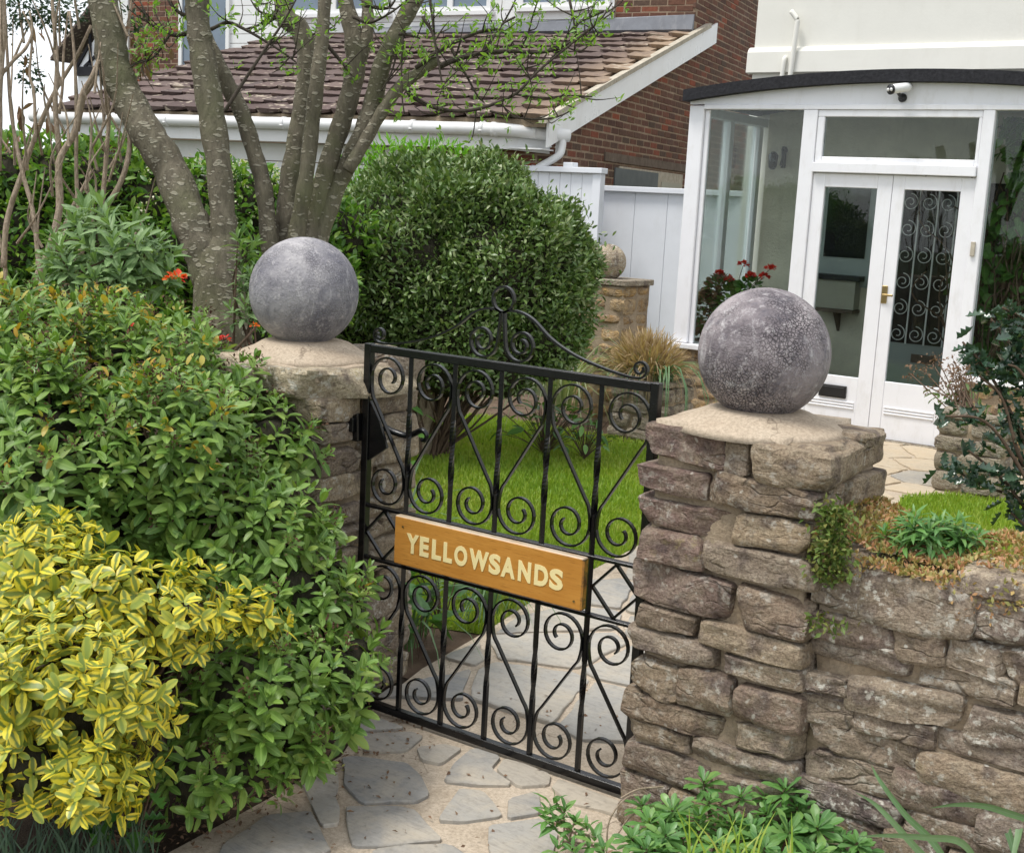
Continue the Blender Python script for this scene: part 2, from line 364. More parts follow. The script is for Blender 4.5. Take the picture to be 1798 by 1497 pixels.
def m_wood():
    t = NT('varnished_oak'); c = t.coord(rand=False)
    g = t.noise(t.n('VectorMath', {0: c, 1: (5, 40, 62)}, operation='MULTIPLY'), 1.4, 7, .62, .9)
    p = t.noise(t.n('VectorMath', {0: c, 1: (16, 60, 330)}, operation='MULTIPLY'), 1.2, 3, .6)
    b = t.noise(c, 6, 3)
    col = t.mix(t.rng(g, .32, .7), (.46, .20, .035), (.58, .28, .06)); col = t.mix(t.rng(b, .35, .65, 0, .4), col, (.38, .155, .025))
    col = t.mix(t.rng(p, .58, .70, 0, .75), col, (.20, .08, .015))
    sx = t.n('SeparateXYZ', {0: c})
    ex = t.math('ADD', t.rng(t.math('ABSOLUTE', sx.outputs[0]), .325, .337), t.rng(t.math('ABSOLUTE', sx.outputs[2]), .066, .078))
    wr = t.math('MULTIPLY', t.rng(t.math('ADD', t.noise(t.n('VectorMath', {0: c, 1: (40, 40, 40)}, operation='MULTIPLY'), 1.0, 5, .7), t.math('MULTIPLY', ex, .22)), .62, .72), t.math('MINIMUM', ex, 1.))
    col = t.mix(wr, col, (.10, .06, .03))
    col = t.mix(t.math('MULTIPLY', t.rng(sx.outputs[2], .0715, .0735), t.rng(g, .25, .5, .5, 1)), col, (.50, .40, .28))
    return t.done(t.bsdf(col, .32, t.bump(t.math('ADD', g, p), .12, .003), .5, **{'Coat Weight': .35, 'Coat Roughness': .2}))
def m_grass_ground(name, a, b, c_):
    t = NT(name); c = t.coord(rand=False)
    n = t.noise(c, 3, 5); n2 = t.noise(c, 60, 4)
    col = t.mix(t.rng(n, .35, .65), a, b); col = t.mix(t.rng(n2, .35, .65, 0, .8), col, c_)
    return t.done(t.bsdf(col, .95, t.bump(n2, .6, .02), .15))

MT = {}
MT['pillar_stone'] = m_stone('pillar_stone', [(.15, .115, .085), (.20, .16, .115), (.125, .09, .08), (.18, .15, .12), (.235, .185, .125), (.13, .105, .09)], .55)
MT['wall_stone'] = m_stone('wall_stone', [(.19, .155, .115), (.14, .11, .095), (.24, .19, .13), (.16, .13, .105), (.21, .175, .135), (.12, .10, .095), (.27, .225, .165)], 1.0)
MT['left_stone'] = m_stone('left_pillar_stone', [(.20, .17, .13), (.26, .215, .15), (.15, .125, .105), (.23, .19, .14)], .7)
MT['cap_stone'] = m_stone('cap_stone', [(.30, .26, .19), (.27, .235, .17)], .8)
MT['yellow_stone'] = m_stone('garden_stone', [(.24, .16, .075), (.30, .21, .11), (.19, .125, .065), (.27, .20, .12)], .25)
MT['grey_stone'] = m_stone('planter_stone', [(.17, .15, .12), (.21, .185, .145), (.14, .125, .10)], .5)
MT['mortar'] = m_mortar('wall_mortar', (.29, .225, .155), (.43, .345, .245))
MT['bed_mortar'] = m_mortar('bedding_mortar', (.46, .37, .275), (.53, .44, .335), .3)
MT['path_mortar'] = m_mortar('path_mortar', (.50, .415, .315), (.58, .49, .385), .45)
MT['paving'] = m_paving(); MT['paving_tan'] = m_paving('paving_sandstone', .8)
MT['ball_l'] = m_ball('pale_concrete', ((.155, .15, .175), (.36, .345, .35)), .45)
MT['ball_r'] = m_ball('mottled_concrete', ((.135, .115, .125), (.32, .28, .285)), 1.0)
MT['ball_b'] = m_stone('weathered_ball', [(.26, .22, .16), (.24, .2, .15)], .9)
MT['iron'] = m_plain('black_iron_paint', (.004, .004, .0048), .24, .5, .3, 30, .2, .003)
MT['wood'] = m_wood()
MT['letter'] = m_plain('cream_lettering', (.82, .69, .34), .5, .4, .06)
MT['white'] = m_plain('white_paint', (.82, .82, .845), .42, .5, .05, 5, .06, .003, ((.45, .42, .36), .30))
MT['fence_white'] = m_plain('white_fence_paint', (.76, .78, .82), .5, .4, .06, 4, .1, .004, ((.5, .5, .48), .2))
MT['upvc'] = m_plain('white_upvc', (.78, .78, .77), .3, .5, .06, 3, .03, .002, ((.5, .46, .36), .28))
MT['render'] = m_plain('cream_render', (.76, .745, .68), .9, .2, .05, 3, .25, .006, ((.55, .52, .44), .2))
MT['inner'] = m_plain('beige_inner_wall', (.74, .69, .56), .85, .2, .2, 4, .5, .02, ((.45, .41, .31), .5))
MT['felt'] = m_plain('roofing_felt', (.028, .028, .033), .85, .3, .4, 40, .8, .006)
MT['glass'] = m_glass('window_glass')
MT['dark_glass'] = m_plain('dark_window', (.02, .022, .025), .04, .6, .3, 2, .0)
MT['blue_glass'] = m_plain('upstairs_window', (.16, .21, .27), .04, .8, .25, 2, .0)
MT['brick'] = m_brick('brick'); MT['brick_mass'] = m_brick('brick_mass', True)
MT['brick_mortar'] = m_mortar('brick_mortar', (.30, .22, .155), (.38, .29, .21), .3)
MT['tile'] = m_tile('roof_tile')
MT['lead'] = m_plain('lead_flashing', (.19, .20, .225), .55, .4, .25, 6, .3, .006, ((.34, .34, .34), .5))
MT['lintel'] = m_plain('timber_lintel', (.17, .13, .10), .85, .2, .3, 12, .4, .01)
MT['dirty_white'] = m_plain('peeling_white', (.52, .47, .38), .8, .2, .3, 14, .5, .01, ((.2, .14, .09), .8))
MT['grey_board'] = m_plain('grey_board', (.12, .135, .135), .7, .3, .1)
MT['soil'] = m_mortar('soil', (.035, .025, .017), (.07, .05, .035), 1.0)
MT['mulch'] = m_mortar('bark_mulch', (.10, .065, .045), (.19, .135, .095), 1.0)
MT['ground'] = m_grass_ground('ground_turf', (.05, .06, .02), (.07, .075, .03), (.04, .045, .02))
MT['lawn'] = m_grass_ground('lawn_ground', (.12, .18, .022), (.17, .22, .03), (.08, .11, .02))
MT['brass'] = m_plain('brass', (.45, .33, .15), .35, .5, .2, 20, .1, .002, None, .9)
MT['black_plastic'] = m_plain('black_plastic', (.015, .015, .016), .4, .5)
MT['timber_black'] = m_plain('black_timber', (.02, .02, .025), .7, .3)
MT['sage'] = m_plain('sage_paint', (.36, .40, .38), .6, .3, .08)
MT['box_beige'] = m_plain('beige_painted_board', (.40, .385, .31), .7, .3, .08)
MT['terracotta'] = m_plain('terracotta', (.36, .16, .09), .8, .2, .2)
MT['bark'] = m_bark('tree_bark', (.095, .080, .058), (.20, .175, .125), (.42, .39, .30), 1., (.13, .14, .065))
MT['twig'] = m_bark('dark_twig', (.045, .035, .026), (.08, .065, .05))
MT['tan_bark'] = m_bark('tan_bark', (.27, .20, .14), (.56, .45, .34), None, 2.6)
MT['brown_stem'] = m_bark('brown_stem', (.09, .06, .04), (.15, .10, .07))
MT['shaded_twig_tone'] = m_bark('shaded_twig_tone', (.025, .022, .014), (.055, .048, .03), None, 1.5)  # twig brown darkened for the shrub cores, shade of the inside painted in
G = lambda *c: list(c)
MT['hebe'] = m_leaf('hebe_leaf', G((.09, .19, .030), (.14, .255, .040), (.19, .31, .052), (.10, .205, .040), (.29, .39, .075)), (.26, .40, .10), rough=.46, trans=.2, objvar=.5)
MT['gold'] = m_leaf('gold_margined_leaf', G((.17, .24, .04), (.24, .29, .05), (.13, .20, .035), (.34, .36, .06)), None, ((.82, .65, .05), (.68, .62, .06)), .42, .24, .5, .5)
MT['yellow_leaf'] = m_leaf('yellowing_leaf', G((.50, .29, .03), (.46, .34, .05), (.36, .36, .07)), None, None, .5)
MT['seed'] = m_leaf('seed_head', G((.055, .028, .02), (.09, .045, .03), (.12, .07, .04)), None, None, .85, .05, .2)
MT['box_leaf'] = m_leaf('dark_evergreen_leaf', G((.07, .135, .032), (.12, .205, .045), (.19, .27, .08), (.085, .16, .04), (.34, .39, .20)), None, None, .36, .15, .5)
MT['lime_leaf'] = m_leaf('lime_leaf', G((.14, .34, .02), (.20, .44, .03), (.11, .28, .03)), None, None, .45, .4)
MT['hedge_leaf'] = m_leaf('hedge_leaf', G((.05, .13, .022), (.11, .25, .036), (.2, .35, .05), (.07, .16, .028), (.28, .42, .06)), None, None, .4, .3)
MT['sage_leaf'] = m_leaf('grey_green_leaf', G((.15, .25, .09), (.20, .32, .12), (.12, .21, .08), (.25, .37, .15)), (.28, .39, .18), None, .55, .25)
MT['spring'] = m_leaf('spring_leaf', G((.17, .33, .04), (.25, .42, .06), (.13, .27, .05)), None, None, .45, .45)
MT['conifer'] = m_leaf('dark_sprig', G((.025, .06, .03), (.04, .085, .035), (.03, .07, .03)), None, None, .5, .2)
MT['ivy'] = m_leaf('ivy_leaf', G((.06, .15, .03), (.11, .25, .045), (.05, .12, .03), (.17, .33, .06)), (.15, .28, .08), None, .4, .3)
MT['holly'] = m_leaf('holly_leaf', G((.035, .075, .045), (.055, .105, .06), (.045, .09, .05)), None, None, .22, .06, .7)
MT['blade'] = m_leaf('grass_blade', G((.17, .30, .025), (.24, .38, .034), (.33, .43, .05), (.48, .46, .14)), None, None, .5, .4)
MT['strap'] = m_leaf('strap_leaf', G((.10, .19, .09), (.13, .24, .10), (.17, .28, .13)), (.2, .3, .17), None, .42, .3)
MT['strap_pale'] = m_leaf('pale_strap_leaf', G((.28, .34, .17), (.36, .40, .22), (.20, .28, .12)), None, None, .5, .3)
MT['dry'] = m_leaf('dry_grass', G((.42, .30, .17), (.50, .38, .24), (.33, .22, .12)), None, None, .7, .3, .2)
MT['dry_brown'] = m_leaf('dry_flower', G((.20, .115, .075), (.28, .18, .12), (.14, .085, .06)), None, None, .8, .2, .2)
MT['broad'] = m_leaf('broad_leaf', G((.05, .15, .03), (.08, .20, .04), (.06, .17, .035)), (.12, .25, .08), None, .35, .3)
MT['rosette'] = m_leaf('fresh_rosette_leaf', G((.10, .24, .06), (.14, .31, .07), (.08, .20, .06), (.22, .38, .10)), (.2, .36, .14), None, .45, .3, objvar=.4)
MT['sedum'] = m_leaf('stonecrop', G((.44, .22, .11), (.55, .30, .16), (.36, .27, .09), (.28, .31, .10), (.52, .36, .14)), None, None, .5, .2)
MT['moss'] = m_leaf('moss_green', G((.10, .17, .03), (.14, .21, .04), (.22, .20, .05)), None, None, .6, .2)
MT['red'] = m_leaf('red_petal', G((.72, .03, .025), (.80, .07, .04), (.55, .02, .04)), None, None, .5, .3)
MT['orange'] = m_leaf('orange_petal', G((.75, .13, .01), (.70, .05, .02), (.80, .28, .02)), None, None, .5, .3)
MT['cream'] = m_leaf('cream_blossom', G((.72, .70, .45), (.78, .75, .58)), None, None, .6, .3)
MT['petal_white'] = m_leaf('white_petal', G((.75, .75, .72), (.8, .8, .78)), None, None, .6, .3)

# ------------------------------------------------------------------ stone and leaf builders
_cubes = {}
def cube_grid(nx, ny, nz):
    k = (nx, ny, nz)
    if k in _cubes: return _cubes[k]
    idx, V, F = {}, [], []
    def vi(i, j, l):
        if (i, j, l) not in idx:
            idx[i, j, l] = len(V); V.append((2 * i / nx - 1, 2 * j / ny - 1, 2 * l / nz - 1))
        return idx[i, j, l]
    for i in range(nx):
        for j in range(ny):
            F.append((vi(i, j, 0), vi(i, j + 1, 0), vi(i + 1, j + 1, 0), vi(i + 1, j, 0)))
            F.append((vi(i, j, nz), vi(i + 1, j, nz), vi(i + 1, j + 1, nz), vi(i, j + 1, nz)))
    for i in range(nx):
        for l in range(nz):
            F.append((vi(i, 0, l), vi(i + 1, 0, l), vi(i + 1, 0, l + 1), vi(i, 0, l + 1)))
            F.append((vi(i, ny, l), vi(i, ny, l + 1), vi(i + 1, ny, l + 1), vi(i + 1, ny, l)))
    for j in range(ny):
        for l in range(nz):
            F.append((vi(0, j, l), vi(0, j, l + 1), vi(0, j + 1, l + 1), vi(0, j + 1, l)))
            F.append((vi(nx, j, l), vi(nx, j + 1, l), vi(nx, j + 1, l + 1), vi(nx, j, l + 1)))
    _cubes[k] = (np.array(V), F); return _cubes[k]
def wavy(P, f, seed, oct=3):
    """cheap smooth vector noise in about -1..1"""
    r = np.random.default_rng(seed); out = np.zeros((len(P), 3)); a = 1.0
    for o in range(oct):
        for q in range(3):
            K = r.normal(size=(3, 3)) * np.array(f) * (2 ** o)
            out += a * np.sin(P @ K.T + r.uniform(0, 6.28, 3)) / 3
        a *= .55
    return out
def stone_mesh(name, sx, sy, sz, seed, res=(8, 4, 5), pn=5.0, amp=.012, cuts=7):
    V, F = cube_grid(*res)
    ln = (np.abs(V) ** pn).sum(1) ** (1 / pn); mxv = np.abs(V).max(1)
    Q = V * (mxv / ln)[:, None]
    r = np.random.default_rng(seed)
    # four uneven corners on the face, then flakes struck off along random planes
    cx, cz = r.normal(0, .055, (2, 2)), r.normal(0, .07, (2, 2))
    u, v_ = (Q[:, 0] + 1) / 2, (Q[:, 2] + 1) / 2
    bil = lambda c: c[0, 0] * (1 - u) * (1 - v_) + c[1, 0] * u * (1 - v_) + c[0, 1] * (1 - u) * v_ + c[1, 1] * u * v_
    Q = Q + np.c_[bil(cx), np.zeros(len(Q)), bil(cz)]
    for _ in range(cuts):
        n = r.normal(size=3); n[1] *= .8; n /= np.linalg.norm(n)
        d = r.uniform(.86, 1.04) * np.abs(n).sum() * .88
        e = np.maximum(0, Q @ n - d); Q = Q - e[:, None] * n
    P = Q * np.array([sx, sy, sz]) / 2
    P += wavy(P, (10, 10, 17), seed + 1, 5) * amp * np.array([.6, 1.0, .6])
    P[:, 1] += np.sin(P[:, 2] * r.uniform(120, 200) + P[:, 0] * r.normal(0, 25) + 2 * wavy(P, (14, 14, 14), seed + 2, 2)[:, 0]) * amp * .16
    me = bpy.data.meshes.new(name); me.from_pydata(P.tolist(), [], F); me.update()
    me.polygons.foreach_set('use_smooth', np.ones(len(F), bool)); me.set_sharp_from_angle(angle=R_(32))
    return me
def rubble_core(name, a, b, mat, parent, amp=.008, step=.035, seed=1):
    a, b = np.array(a), np.array(b); d = b - a
    V, F = cube_grid(*[max(1, int(round(x / step))) for x in d])
    P = (V + 1) / 2 * d; P += wavy(P, (14, 14, 18), seed, 3) * amp
    me = bpy.data.meshes.new(name); me.from_pydata((P + a - wloc(parent)).tolist(), [], F); me.update()
    me.polygons.foreach_set('use_smooth', np.ones(len(F), bool))
    return link(name, me, mat, parent)
def place_stone(c, s, seed, mat, parent, rot=(0, 0, 0), **k):
    me = stone_mesh('stone', *s, seed, **k)
    return link('stone', me, mat, parent, loc=np.array(c) - wloc(parent), rot=rot)
def stone_row(x0, x1, lens, r):
    xs = [x0]
    while xs[-1] < x1 - .001:
        l = r.uniform(*lens); n = xs[-1] + l
        if x1 - n < lens[0] * .7: n = x1
        xs.append(n)
    return [(xs[i], xs[i + 1]) for i in range(len(xs) - 1)]

def leaf_tpl(l, w, fold=.25, curl=.25, shape=((0, .12), (.4, 1), (.75, .72), (1, 0)), petiole=0.):
    V, A, F = [], [], []
    rows = []
    for t, ww in shape:
        z = -curl * t * t * l
        y = petiole + t * l
        if ww < .01: rows.append([len(V)]); V.append((0, y, z)); A.append((0, t)); continue
        b = len(V); rows.append([b, b + 1, b + 2])
        V += [(-w / 2 * ww, y, z + fold * w / 2 * ww), (0, y, z), (w / 2 * ww, y, z + fold * w / 2 * ww)]; A += [(-ww, t), (0, t), (ww, t)]
    for a, b in zip(rows[:-1], rows[1:]):
        if len(b) == 1: F += [(a[0], a[1], b[0]), (a[1], a[2], b[0])]
        elif len(a) == 1: F += [(a[0], b[1], b[0]), (a[0], b[2], b[1])]
        else: F += [(a[0], a[1], b[1]), (a[0], b[1], b[0]), (a[1], a[2], b[2]), (a[1], b[2], b[1])]
    return np.array(V), np.array(F), np.array(A)
SMALL = leaf_tpl(1, .48, .3, .2, ((0, .1), (.45, 1), (1, 0)))
ELL = ((0, .22), (.22, .82), (.52, 1), (.8, .74), (.95, .34), (1, 0))
OVAL = leaf_tpl(1, .40, .3, .3, ((0, .15), (.3, .9), (.65, .95), (.9, .45), (1, 0)))
NARROW = leaf_tpl(1, .2, .3, .25)
ROUND = leaf_tpl(1, .8, .2, .2, ((0, .5), (.35, 1), (.75, .8), (1, 0)))
def _holly():
    V = [(0, 0, 0)]; A = [(0, 0)]
    pr = [(.12, .2, .12), (.22, .52, .34), (.36, .26, .05), (.5, .6, .34), (.64, .26, .05), (.76, .46, .3), (.88, .16, .05)]
    for y, x, z in pr: V += [(-x / 2, y, z * .5), (x / 2, y, z * .5)]; A += [(-1, y), (1, y)]
    c0 = len(V)
    for y, x, z in pr: V.append((0, y, -.06)); A.append((0, y))
    V.append((0, 1.05, .05)); A.append((1, 1)); n = len(pr); F = [(0, c0, 1), (0, 2, c0)]
    for i in range(n - 1):
        l0, r0, l1, r1, m0, m1 = 1 + 2 * i, 2 + 2 * i, 3 + 2 * i, 4 + 2 * i, c0 + i, c0 + i + 1
        F += [(l0, m0, m1), (l0, m1, l1), (m0, r0, r1), (m0, r1, m1)]
    F += [(2 * n - 1, c0 + n - 1, c0 + n), (c0 + n - 1, 2 * n, c0 + n)]
    return np.array(V), np.array(F), np.array(A)
HOLLY = _holly()
def frames(d, roll):
    """matrices whose y axis follows d; roll turns the leaf about it"""
    d = d / (np.linalg.norm(d, axis=1)[:, None] + 1e-9)
    up = np.where(np.abs(d[:, 2:3]) > .95, np.array([[1., 0, 0]]), np.array([[0, 0, 1.]]))
    x = np.cross(d, up); x /= np.linalg.norm(x, axis=1)[:, None] + 1e-9
    z = np.cross(x, d)
    c, s = np.cos(roll)[:, None], np.sin(roll)[:, None]
    return np.stack([x * c + z * s, d, z * c - x * s], 2)
def scatter(tpl, pos, Mx, sc, rnd):
    V, F, A = tpl; n, m = len(pos), len(V)
    W = np.einsum('nij,mj->nmi', Mx, V) * sc[:, None, None] + pos[:, None, :]
    FF = F[None] + (np.arange(n) * m)[:, None, None]
    lf = np.concatenate([np.broadcast_to(A[None], (n, m, 2)), np.broadcast_to(rnd[:, None, None], (n, m, 1))], 2)
    return W.reshape(-1, 3), FF.reshape(-1, 3), lf.reshape(-1, 3)
def merge(parts):
    V, F, A, o = [], [], [], 0
    for v, f, a in parts: V.append(v); F.append(f + o); A.append(a); o += len(v)
    return np.vstack(V), np.vstack(F), np.vstack(A)
def leaves(name, mat, parent, tpl, pos, dirs, size, roll=.6, kind='stuff', rnd=None):
    n = len(pos); r = rng.random(n) if rnd is None else rnd
    s = rng.uniform(size[0], size[1], n)
    V, F, A = scatter(tpl, np.asarray(pos), frames(np.asarray(dirs, float), rng.normal(0, roll, n)), s, r)
    o = link(name, tri_mesh(name, V - wloc(parent), F, A), mat, parent)
    if kind: o['kind'] = kind
    return o
def shoot(seed, pairs, ll, lw, stem, top=22, bot=100, per=2, turn=90, small=.5, fold=.3, curl=.35, shape=None):
    """one leafy shoot along +z: whorls of leaves, upright at the tip and spreading below"""
    r = np.random.default_rng(seed); parts = []
    tpl = leaf_tpl(1, lw / ll, fold, curl, shape) if shape else leaf_tpl(1, lw / ll, fold, curl)
    for i in range(pairs):
        t = i / max(1, pairs - 1)
        for k in range(per):
            az = R_(turn) * i + 2 * math.pi * k / per + r.normal(0, .13)
            an = R_(bot + (top - bot) * t ** 1.3) + r.normal(0, .1)
            rad = np.array([math.cos(az), math.sin(az), 0])
            d = np.sin(an) * rad + np.cos(an) * np.array([0, 0, 1.])
            x = np.cross(d, np.array([0, 0, 1.])); x /= np.linalg.norm(x) + 1e-9
            z = np.cross(x, d)
            s = ll * (1 + (small - 1) * t ** 2.5) * r.uniform(.85, 1.12) * (.8 + .2 * min(1, i / 1.5))
            parts.append(scatter(tpl, np.array([[0, 0, stem * (t - 1)]]) + rad * .003, np.stack([x, d, z], 1)[None], np.array([s]), np.array([r.random()])))
    return merge(parts)
def blob_points(blobs, spacing, seed=0, inset=0.0, back=.35, low=-.55, noise_amp=.12):
    """roughly even points on the outside of a union of balls, with their outward normals"""
    r = np.random.default_rng(seed); C_ = np.array([b[0] for b in blobs]); Rr = np.array([b[1] for b in blobs])
    P, N, own = [], [], []
    for bi, (c, rad) in enumerate(zip(C_, Rr)):
        n = int(4 * math.pi * rad * rad / spacing ** 2 * 1.9)
        u = r.normal(size=(n, 3)); u /= np.linalg.norm(u, axis=1)[:, None]
        P.append(c + u * (rad - inset) * (1 + noise_amp * wavy(c + u * rad, (9, 9, 9), 5, 2)[:, :1])); N.append(u); own.append(np.full(n, bi))
    P, N, own = np.vstack(P), np.vstack(N), np.concatenate(own)
    dist = np.linalg.norm(P[:, None] - C_[None], axis=2) - (Rr[None] - inset); dist[np.arange(len(P)), own] = 9
    ok = dist.min(1) > -.7 * noise_amp * np.array([Rr[i] for i in own]) - .02
    vd = O_ - P; vd /= np.linalg.norm(vd, axis=1)[:, None]
    ok &= ((N * vd).sum(1) > -back) & (N[:, 2] > low) & (P[:, 2] > .02)
    P, N = P[ok], N[ok]
    o = r.permutation(len(P)); P, N = P[o], N[o]; seen = {}; keep = []
    for i, p in enumerate(P):
        k = tuple((p / spacing).astype(int))
        if any((k[0] + a, k[1] + b, k[2] + c) in seen and np.linalg.norm(P[seen[k[0] + a, k[1] + b, k[2] + c]] - p) < spacing * .72 for a in (-1, 0, 1) for b in (-1, 0, 1) for c in (-1, 0, 1)): continue
        seen[k] = i; keep.append(i)
    return P[keep], N[keep]
def blobs_px(lst): return [(PD(x, y, D), rp * D / FPX) for x, y, D, rp in lst]
def zframes(N, r):
    N = N / np.linalg.norm(N, axis=1)[:, None]
    a = r.normal(size=N.shape); x = np.cross(a, N); x /= np.linalg.norm(x, axis=1)[:, None]
    return np.stack([x, np.cross(N, x), N], 2)
def shoots(root, part, mat, variants, P, N, sc=(.85, 1.15), up=.55, limit=300, seed=0):
    """the nearest shoots as parts that share meshes, the rest joined into one part"""
    r = np.random.default_rng(seed); n = len(P)
    D = N * (1 - up) + np.array([0, 0, up]) + r.normal(0, .18, N.shape)
    Mx = zframes(D, r); s = r.uniform(*sc, n); vi = r.integers(0, len(variants), n)
    q = project(P); inn = (q[:, 0] > -60) & (q[:, 0] < 1860) & (q[:, 1] > -60) & (q[:, 1] < 1560)
    vd = O_ - P; vd /= np.linalg.norm(vd, axis=1)[:, None]
    score = np.where(inn, s / q[:, 2] * (.3 + np.clip((N * vd).sum(1), 0, 1)), -1)
    order = np.argsort(-score); single = order[:limit]; single = single[score[single] > 0]
    meshes = [tri_mesh(part, *v) for v in variants]
    for m in meshes: m.materials.append(mat)
    for i in single:
        o = bpy.data.objects.new(part, meshes[vi[i]]); COL.objects.link(o); o.parent = root
        Mi = Matrix(Mx[i].tolist()).to_4x4(); Mi.translation = Vector(P[i] - wloc(root)); o.matrix_local = Mi @ Matrix.Scale(s[i], 4)
    rest = np.setdiff1d(np.arange(n), single); parts = []
    for k, v in enumerate(variants):
        ii = rest[vi[rest] == k]
        if len(ii) == 0: continue
        V, F, A = v; m = len(V)
        W = np.einsum('nij,mj->nmi', Mx[ii], V) * s[ii][:, None, None] + P[ii][:, None]
        AA = np.broadcast_to(A[None], (len(ii), m, 3)).copy(); AA[:, :, 2] = (AA[:, :, 2] + r.random(len(ii))[:, None] * .5) % 1
        parts.append((W.reshape(-1, 3), (F[None] + (np.arange(len(ii)) * m)[:, None, None]).reshape(-1, 3), AA.reshape(-1, 3)))
    if parts:
        V, F, A = merge(parts)
        link('foliage', tri_mesh('foliage', V - wloc(root), F, A), mat, root)['kind'] = 'stuff'
def cloud_leaves(root, name, mat, tpl, blobs, spacing, size, layers=(0, .06), seed=0, up=.35, roll=.9, back=.3, low=-.6, noise_amp=.12, keep=None):
    P, N = [], []
    for k, ins in enumerate(layers):
        p, n = blob_points(blobs, spacing, seed + k, ins, back, low, noise_amp); P.append(p); N.append(n)
    P, N = np.vstack(P), np.vstack(N)
    if keep is not None:
        ok = keep(P); P, N = P[ok], N[ok]
    d = N * .6 + np.array([0, 0, up]) + rng.normal(0, .55, N.shape)
    P = P + rng.normal(0, spacing * .5, P.shape)
    return leaves(name, mat, root, tpl, P, d, size, roll)
def cores(root, blobs, f=.78, name='shaded_core'):
    """solid dark lumps filling a shrub, inner shade put into their twig colour"""
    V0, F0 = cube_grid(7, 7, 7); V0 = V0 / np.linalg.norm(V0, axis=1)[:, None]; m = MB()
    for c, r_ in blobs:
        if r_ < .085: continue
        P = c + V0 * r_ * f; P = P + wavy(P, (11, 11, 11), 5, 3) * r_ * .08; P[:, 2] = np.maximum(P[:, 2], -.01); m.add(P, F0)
    return m.build(name, MT['shaded_twig_tone'], root, True)
def twiggery(root, name, mat, base, targets, r0=.008, seed=0, sag=.0):
    r = np.random.default_rng(seed); m = MB()
    for t in targets:
        b = np.array(base) + r.normal(0, .05, 3) * np.array([1, 1, .2]); mid = b * .45 + np.array(t) * .55 + r.normal(0, .06, 3)
        p = catmull([b, mid, t], 4); m.tube(p, np.linspace(r0, r0 * .35, len(p)), 5, cap=False)
    return m.build(name, mat, root, True)

# ------------------------------------------------------------------ setting: ground, beds, lawn, path
def sheet(name, poly, z, mat, kind='structure', parent=None, holes=None):
    m = MB(); m.add([(x, y, z) for x, y in poly], [tuple(range(len(poly)))])
    return tag(m.build(name, mat, parent), kind=kind)
sheet('ground', [(-200, -60), (200, -60), (200, 250), (-200, 250)], -.03, MT['ground'])
sheet('garden_bed', [(-9, 1.2), (-1.6, 1.2), (-1.6, 3.2), (-2.6, 4), (-9, 9)], -.02, MT['soil'])
lawnL = [(-2.62, 3.75), (-2.70, 4.2), (-2.80, 5.25), (-3.05, 6.3), (-3.5, 7.2), (-4.1, 7.7), (-5.4, 7.75), (-6.2, 7.2), (-5.9, 5.6), (-4.6, 4.2), (-3.4, 3.5)]
lawnR = [(-1.9, 5.6), (-2.09, 6.85), (-2.19, 7.42), (-2.02, 7.72), (-1.6, 7.87), (1.5, 8.1), (2.5, 6), (1.5, 3.4), (-.9, 3.3)]
sheet('lawn', lawnL, -.012, MT['lawn']); sheet('lawn', lawnR, -.012, MT['lawn'])
sheet('mulch_strip', [(-3.6, 3.25), (-2.55, 3.22), (-2.62, 3.75), (-3.4, 3.5), (-4.6, 4.2), (-5.9, 5.6), (-6.2, 7.2), (-5.4, 7.75), (-4.4, 7.8), (-4.6, 9), (-8, 9), (-8, 4)], -.016, MT['mulch'])
pathP = [(-2.25, 1.2), (-2.25, 1.93), (-2.27, 2.3), (-2.30, 2.6), (-2.47, 2.95), (-2.56, 3.3), (-2.62, 3.75), (-2.70, 4.2), (-2.80, 5.25), (-3.05, 6.3), (-3.5, 7.2), (-4.1, 7.7),
         (-4.35, 8.0), (-4.35, 9.3), (-1.2, 9.3), (1.5, 9.3), (1.5, 8.1), (-1.6, 7.87), (-2.02, 7.72), (-2.19, 7.42), (-2.09, 6.85), (-1.9, 5.6), (-.9, 3.3), (-.9, 2.6), (.5, 2.2), (.5, 1.2)]
path = sheet('path', pathP, -.004, MT['path_mortar'])
def inside(p, poly):
    x, y = p; c = False; n = len(poly)
    for i in range(n):
        x1, y1 = poly[i]; x2, y2 = poly[(i + 1) % n]
        if (y1 > y) != (y2 > y) and x < (x2 - x1) * (y - y1) / (y2 - y1) + x1: c = not c
    return c
def chaikin(p, n=2):
    for _ in range(n):
        q = []
        for i in range(len(p)):
            a, b = p[i], p[(i + 1) % len(p)]; q += [a * .88 + b * .12, a * .12 + b * .88]
        p = q
    return p
